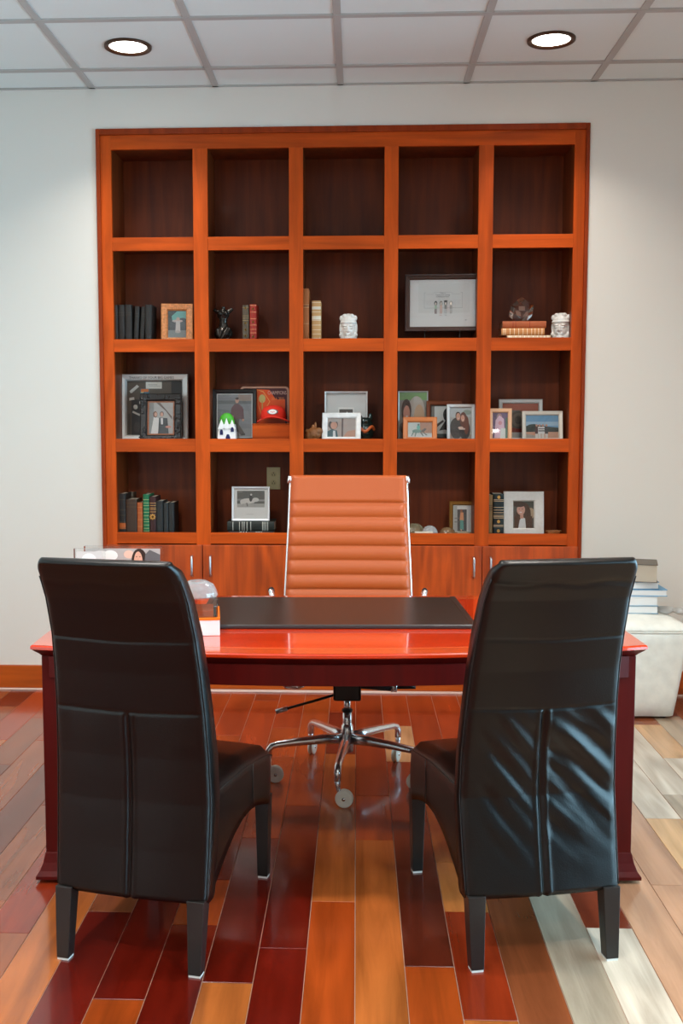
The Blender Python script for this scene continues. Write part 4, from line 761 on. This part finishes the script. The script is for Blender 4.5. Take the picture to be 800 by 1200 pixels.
for c,r_ in (((0,0,.055),(.050,.040,.056)),((0,0,.09),(.045,.034,.042)),((-.028,0,.128),(.016,.012,.020)),((.030,0,.134),(.012,.010,.022)),((0,-.01,.112),(.036,.028,.022)),((0,0,.008),(.04,.034,.008))): ell(b,c,r_)
blob('vase_body',b,mat('green_black_glaze',(18,48,46),.12,coat=1,vary=.4,bscale=60),t,.003,3)
b=BM()
for i in range(20): a=R(200+i*7.5); ell(b,(.049*math.cos(a),.043*math.sin(a)-.001,.070+.012*math.sin(i*.5)),(.0085,.005,.009),u=10,v=6)
blob('orange_band',b,mat('orange_glaze',(206,100,44),.3,coat=.5),t,.002,1)
# fourth column
frame('picture_frame','clear edged frame with smiling woman photo at the left of its cubby',(466.5,501.5,458.5),.18,S3,.006,M['silver'],[('r',0,0,1,1,(150,146,138)),('r',0,.84,1,1,(132,178,112)),('e',.62,.62,.3,.3,(196,190,182)),('e',.72,.45,.2,.3,(206,172,140))]+[('e',.26,.62,.18,.24,(70,40,30)),('e',.27,.56,.12,.17,(216,150,128)),('e',.28,.5,.05,.02,(245,235,230)),('e',.3,.27,.3,.14,(110,84,72)),('e',.5,.16,.35,.07,(214,150,126))],(150,146,138),lean=5,bot=None)
frame('picture_frame','light wood frame with green toned rider on horse picture, low in front',(471.8,511.8,489.3),.06,S3,.0265,mat('light_wood_frame',(200,116,58),.35,coat=.3),[('r',0,.0,1,.22,(226,230,230)),('r',.45,.3,1,1,(186,140,112)),('r',0,.25,.5,1,(206,214,210)),('e',.38,.42,.2,.12,(120,160,150)),('p',[(.52,.4),(.7,.62),(.78,.55),(.66,.36)],(110,100,92)),('e',.44,.66,.07,.16,(110,190,176)),('e',.44,.84,.05,.06,(90,120,110)),('p',[(.22,.4),(.27,.4),(.18,.08),(.14,.1)],(110,140,130)),('p',[(.32,.34),(.37,.34),(.32,.06),(.28,.08)],(110,140,130)),('p',[(.5,.36),(.56,.36),(.66,.1),(.62,.08)],(110,120,112)),('p',[(.56,.4),(.62,.38),(.82,.16),(.78,.12)],(110,120,112)),('r',.1,.14,.95,.16,(176,180,180))],(210,206,200),yaw=-3,lean=14)
frame('picture_frame','brown wooden frame with black and white photo behind the silver couple frame',(499.5,541,470),.15,S3,.022,mat('walnut_frame',(120,58,26),.4),[('r',0,0,1,.1,(50,66,66)),('r',0,.1,.12,1,(120,120,118))]+[('e',.7,.72,.24,.24,(44,42,42)),('e',.82,.66,.14,.2,(190,190,188)),('p',[(.3,.2),(.95,.3),(.9,.55),(.55,.52)],(40,38,40)),('p',[(.1,.35),(.2,.3),(.5,.5),(.45,.55)],(50,48,50)),('e',.6,.3,.1,.08,(20,20,20))],(206,210,208),lean=5,mb=.006,mcol=(60,56,54))
frame('picture_frame','silver frame with couple in dark coats, in front at right of its cubby',(523.5,556.5,474),.07,S3,.0175,M['silver'],[('r',0,.7,1,1,(198,206,208)),('e',.8,.85,.2,.08,(150,170,160)),('r',0,0,1,.15,(170,160,150)),('e',.3,.34,.3,.34,(70,64,64)),('e',.68,.3,.26,.32,(50,44,44)),('e',.62,.62,.17,.24,(110,54,34)),('e',.76,.45,.12,.3,(120,60,36)),('e',.38,.74,.12,.13,(56,40,34)),('e',.39,.71,.10,.12,(220,166,140)),('e',.60,.66,.09,.11,(226,172,148)),('e',.39,.66,.03,.012,(250,245,240)),('e',.6,.61,.03,.012,(250,245,240)),('e',.5,.36,.12,.04,(226,196,180)),('r',.42,.3,.7,.345,(226,206,196))],(186,190,186),yaw=3,lean=7)
# fifth column
frame('picture_frame','pale two tone wooden frame with pink dress photo at left of cubby',(572.5,599.5,479),.06,S3,.021,mat('pale_wood',(226,178,140),.45),[('r',0,0,1,1,(120,92,130)),('e',.45,.82,.18,.15,(190,150,150)),('p',[(.12,.02),(.8,.02),(.75,.75),(.45,.9),(.2,.7)],(240,206,224)),('p',[(.5,0),(.95,0),(.9,.4),(.55,.4)],(236,240,236)),('e',.5,.6,.12,.08,(226,160,170)),('r',.85,0,1,.8,(90,120,100))],(120,92,130),yaw=-3,lean=8)
t=frame('picture_frame','silver frame with brown mat and dark oval medallion standing behind two frames',(584,635.5,468),.18,S3,.022,M['silver'],[('r',0,0,1,.16,(200,200,196)),('r',0,.16,1,.30,(140,46,32)),('r',0,.3,.5,.8,(120,118,112)),('e',.44,.52,.24,.26,(92,88,80)),('e',.44,.52,.18,.2,(120,110,98)),('e',.44,.52,.1,.12,(86,80,72))],(176,98,78),lean=4)
frame('picture_frame','silver frame with seaside photo of people in front under blue sky',(611.5,659.5,482),.07,S3,.0215,mat('champagne_frame',(206,200,188),.35,metal=.3),[('r',0,.55,1,1,(120,170,206)),('r',0,.55,1,.72,(170,200,220)),('p',[(0,.28),(1,.28),(1,.46),(.6,.52),(.25,.62),(.12,.6),(0,.52)],(56,70,66)),('r',0,0,1,.28,(214,164,136)),('p',[(0,.2),(.5,.05),(.6,.0),(0,.0)],(180,170,160))]+[s for cx,c in ((.33,(90,60,60)),(.42,(236,232,230)),(.52,(236,232,230)),(.63,(70,70,76))) for s in (('e',cx,.56,.035,.05,(214,156,130)),('r',cx-.05,.2,cx+.05,.5,c),('r',cx-.04,0,cx+.04,.2,(230,222,214)))]+[('r',.38,.3,.57,.34,(40,40,44)),('r',.38,.4,.57,.43,(40,40,44))],(120,170,206),yaw=2,lean=8)
# ---- row four
Y=.06
for lab,a,c,tp,col,bd,bc,lb,dz in (('black book with orange label low on its spine, leftmost on lower shelf',137.2,146.4,578.5,(36,32,30),[.1,.2,.34,.5,.62,.86],(90,80,60),[(.18,.32,(176,88,34))],0),
 ('dark brown book with faint gilt figure, second on the lower left shelf',147.0,159.6,585.2,(64,46,34),[.8,.9],(96,74,50),[],0),('slim orange brown leather book between the brown and green books',160.2,166.6,589,(168,84,38),[.1,.3,.5,.7,.86],(206,130,70),[],0),
 ('bright green book with heavy gilt lettering on the lower left shelf',167.2,174.2,579.5,(20,104,66),[.06,.14,.2,.28,.36,.42,.5,.58,.66,.74,.8,.88],(190,190,130),[],0),('dark maroon book with large gilt ornament right of the green book',174.8,182.2,582,(56,28,28),[.62,.68,.72,.78,.84],(220,170,100),[],0),
 ('plain black book right of the maroon book, widest of the black ones',182.6,190.4,587.2,(38,40,40),[],(0,0,0),[],0),('plain slim black book, middle of three on the lower left shelf',191.2,196.8,589.3,(42,44,44),[],(0,0,0),[],0),('plain black book showing its cover at the right end of row',197.2,203.6,589,(40,42,42),[],(0,0,0),[],0)):
    p,q=at(a,tp,Y),at(c,tp,Y); t=book(lab,p.x,q.x,p.z,Y,S4,col,depth=.15,bands=bd or None,bcol=bc,labels=lb,group='books on the lower left shelf')
    if 'ornament' in lab:
        b=BM(); hh=p.z-S4
        for k in range(4): mm=Matrix.Translation((0,-.0014,hh*.5))@Matrix.Rotation(R(45*k),4,'Y'); box(b,-.0035,.0035,-.0004,.0006,-.016,.016,M4=mm)
        finish('gilt_ornament',b,M['gold'],t)
p,q=at(147,578.3,.15),at(153,578.3,.15); book('pale topped book standing behind the brown book on lower left shelf',p.x,q.x,p.z+.002,.215,S4,(90,78,64),depth=.08)
# outlet
a,c=at(312.5,547.5,.297),at(328.5,573.5,.297); t=thing('wall_outlet','beige duplex outlet plate on the back panel above the horse picture','outlet',((a.x+c.x)/2,BACK-.0005,(a.z+c.z)/2)); w_,h_=c.x-a.x,a.z-c.z
b=BM(); box(b,-w_/2,w_/2,-.006,0,-h_/2,h_/2); finish('cover_plate',b,mat('almond_plastic',(206,196,150),.4),t,bevel=.002)
for s in (-1,1):
    b=BM(); prism(b,[(.017*math.cos(k)*(1.0),s*h_*.19+.015*math.sin(k)) for k in [2*PI*i/16 for i in range(16)]],-.0075,-.004,'y'); so=finish('socket',b,mat('almond_plastic2',(196,184,136),.4),t)
    b=BM()
    for dx,dz,w2,h2 in ((-.0065,-.004,.0016,.005),(.0065,-.004,.0016,.005),(0,.0065,.0025,.0025)): box(b,dx-w2,dx+w2,-.0079,-.007,s*h_*.19+dz-h2,s*h_*.19+dz+h2)
    finish('slot',b,M['blkpl'],so)
p,q=at(267.5,621,.06),at(320,621,.06)
flatbook('black leather book with silver bands, lower of two under horse picture',p.x,q.x,S4,at(290,622.6,.06).z,.06,(30,28,28),depth=.17,bands=[.26,.29,.34,.4,.62,.66,.70,.74],bcol=(200,200,190))
flatbook('dark green black book with silver bands, upper of two under horse picture',p.x-.006,q.x+.006,at(290,622.6,.06).z+.0005,at(290,611.2,.06).z,.06,(28,34,30),depth=.17,bands=[.12,.26,.32,.36,.42,.50,.75,.78,.82,.86],bcol=(190,190,180))
frame('picture_frame','pale silver frame with black and white horse and rider photo on two books',(271.5,315.8,570.2),.09,at(290,611.2,.06).z+.001,.012,mat('pale_silver',(222,222,222),.35,metal=.2),[('r',.09,.38,.91,.93,(90,90,88)),('r',.09,.38,.91,.50,(176,176,172)),('r',.09,.6,.35,.66,(130,130,128)),('r',.6,.58,.91,.64,(150,150,148)),('e',.42,.59,.22,.09,(210,208,204)),('e',.64,.63,.10,.07,(206,204,200)),('e',.26,.56,.08,.09,(206,204,200)),('p',[(.25,.5),(.3,.5),(.26,.40),(.22,.40)],(170,168,166)),('p',[(.55,.52),(.6,.52),(.64,.42),(.6,.41)],(170,168,166)),('p',[(.36,.53),(.40,.53),(.42,.41),(.38,.41)],(120,118,116)),('e',.50,.68,.05,.11,(50,50,50)),('e',.51,.80,.03,.035,(206,200,196)),('r',.36,.145,.58,.152,(150,150,150)),('r',.12,.88,.25,.91,(140,140,138))],(228,228,226),lean=6,yaw=1,glass=True)
def dish(label,px,py0,Y,r_,h_,col,tr=.75,rz=0,tilt=0,name='glass_dish'):
    p=at(px,620,Y); t=thing(name,label,'dish',(p.x,Y,S4)); b=BM(); M4=Matrix.Rotation(R(tilt),4,'Y')
    n=40; pr=[(.35,.0),(.5,.002),(.8,.35),(1,.85),(1.0,1),(.94,.93),(.76,.42),(.46,.10),(.3,.09),(.02,.09)]
    rings=[]
    for rr_,zz_ in pr: rings.append([Vector((r_*rr_*(1+.05*rr_*math.cos(8*a))*math.cos(a),.75*r_*rr_*(1+.05*rr_*math.cos(8*a))*math.sin(a),h_*zz_)) for a in [2*PI*i/n for i in range(n)]])
    loft(b,rings,cap=True); finish('bowl',b,mat('dish_%02x%02x%02x'%tuple(col),col,.06,trans=tr,spec=.8),t,smooth=True); return t
def shell(label,px,Y,r_,h_,col,tr=.6):
    p=at(px,620,Y); t=thing('glass_paperweight',label,'paperweight',(p.x,Y,S4+.0005)); b=BM(); n=40
    rings=[[Vector((r_*k*math.cos(a)*(1+.025*math.cos(12*a)),.7*r_*k*math.sin(a)*(1+.025*math.cos(12*a)),h_*z)) for a in [2*PI*i/n for i in range(n)]] for k,z in ((.9,0),(1,.1),(.98,.3),(.86,.6),(.62,.85),(.3,.98),(.05,1))]
    loft(b,rings); finish('dome',b,mat('shell_%02x%02x%02x'%tuple(col),col,.10,trans=tr,spec=.9),t,smooth=True); return t
shell('olive tinted clear glass dome, leftmost on shelf beside the tan chair',485,.17,.062,.068,(196,184,150)); shell('pale milky glass dome in the middle of the glass pieces',503.5,.085,.045,.064,(222,226,226)); shell('amber clear glass dome left of the small gilt frame',524,.16,.045,.048,(206,170,130)); shell('low clear glass dome in front of the small gilt frame',543,.075,.050,.036,(206,196,170))
p=at(496.5,622,.04); b=BM(); box(b,-.048,.048,0,.03,0,.034); o=finish('card_stack',b,M['paper'],None,bevel=.001); o.location=(p.x,.035,S4+.0005); tag(o,'small stack of white cards at the shelf edge before the glass domes','cards')
frame('picture_frame','small gilt frame with photo of a woman standing in a doorway',(526.3,556.5,587.5),.17,S4,.021,mat('antique_gilt',(150,108,50),.35,metal=.4),[('r',0,0,.22,1,(176,176,172)),('r',.78,0,1,1,(222,222,220)),('r',.2,.86,1,1,(226,226,224)),('r',.22,0,.78,.86,(66,62,64)),('r',.05,.5,.3,.53,(110,106,104)),('r',.05,.35,.3,.38,(110,106,104)),('e',.46,.78,.07,.09,(150,90,60)),('p',[(.36,.42),(.6,.42),(.58,.74),(.4,.74)],(226,150,100)),('p',[(.38,.06),(.6,.06),(.58,.44),(.38,.44)],(90,160,150)),('r',.42,.0,.48,.08,(230,170,140))],(66,62,64),lean=6,mb=.004,mcol=(226,226,220))
for lab,a,c,tp,col,bd,bc in (('olive gold book half hidden by the stile, right lower cubby',569.5,577.4,580.2,(120,88,44),[.65,.68,.72,.76],(60,30,24)),('dark teal black book with gilt spine squares beside the silver frame',578.2,590.6,579,(22,34,36),[.06,.27,.30,.46,.49,.52,.58,.64,.7,.84,.87],(214,180,140))):
    p,q=at(a,tp,.05),at(c,tp,.05); t=book(lab,p.x,q.x,p.z,.05,S4,col,depth=.15,bands=bd,bcol=bc)
    if 'teal' in lab:
        b=BM(); hh=p.z-S4
        for f in (.17,.38,.93): prism(b,[(.008*math.cos(k),hh*f+.009*math.sin(k)) for k in [2*PI*i/12 for i in range(12)]],-.0012,.0004,'y')
        finish('gilt_ornament',b,M['gold'],t)
frame('picture_frame','wide pale silver frame with portrait of long haired woman in white',(590,637.3,576),.08,S4,.052,mat('pearl_silver',(206,202,196),.35,metal=.2,vary=.06,bscale=300),[('r',0,.8,1,1,(70,74,66)),('e',.85,.55,.2,.2,(196,170,140)),('e',.5,.5,.36,.46,(86,52,34)),('r',.08,0,.92,.45,(92,56,36)),('p',[(.25,0),(.62,0),(.58,.36),(.44,.42),(.32,.3)],(236,236,234)),('r',.34,.36,.5,.56,(216,160,136)),('e',.38,.68,.20,.19,(226,170,148)),('e',.3,.88,.3,.1,(70,42,30)),('e',.30,.71,.03,.012,(50,34,28)),('e',.45,.71,.03,.012,(50,34,28)),('e',.37,.59,.07,.018,(245,235,232))],(90,84,76),lean=6,dp=.016,prof=[(0,0),(0,.8),(.04,1),(.9,.9),(.94,.6),(1,.5),(1,0)])
dish('low amber glass dish lying right of the woman portrait frame',648,0,.11,.042,.038,(206,140,90),tr=.6)
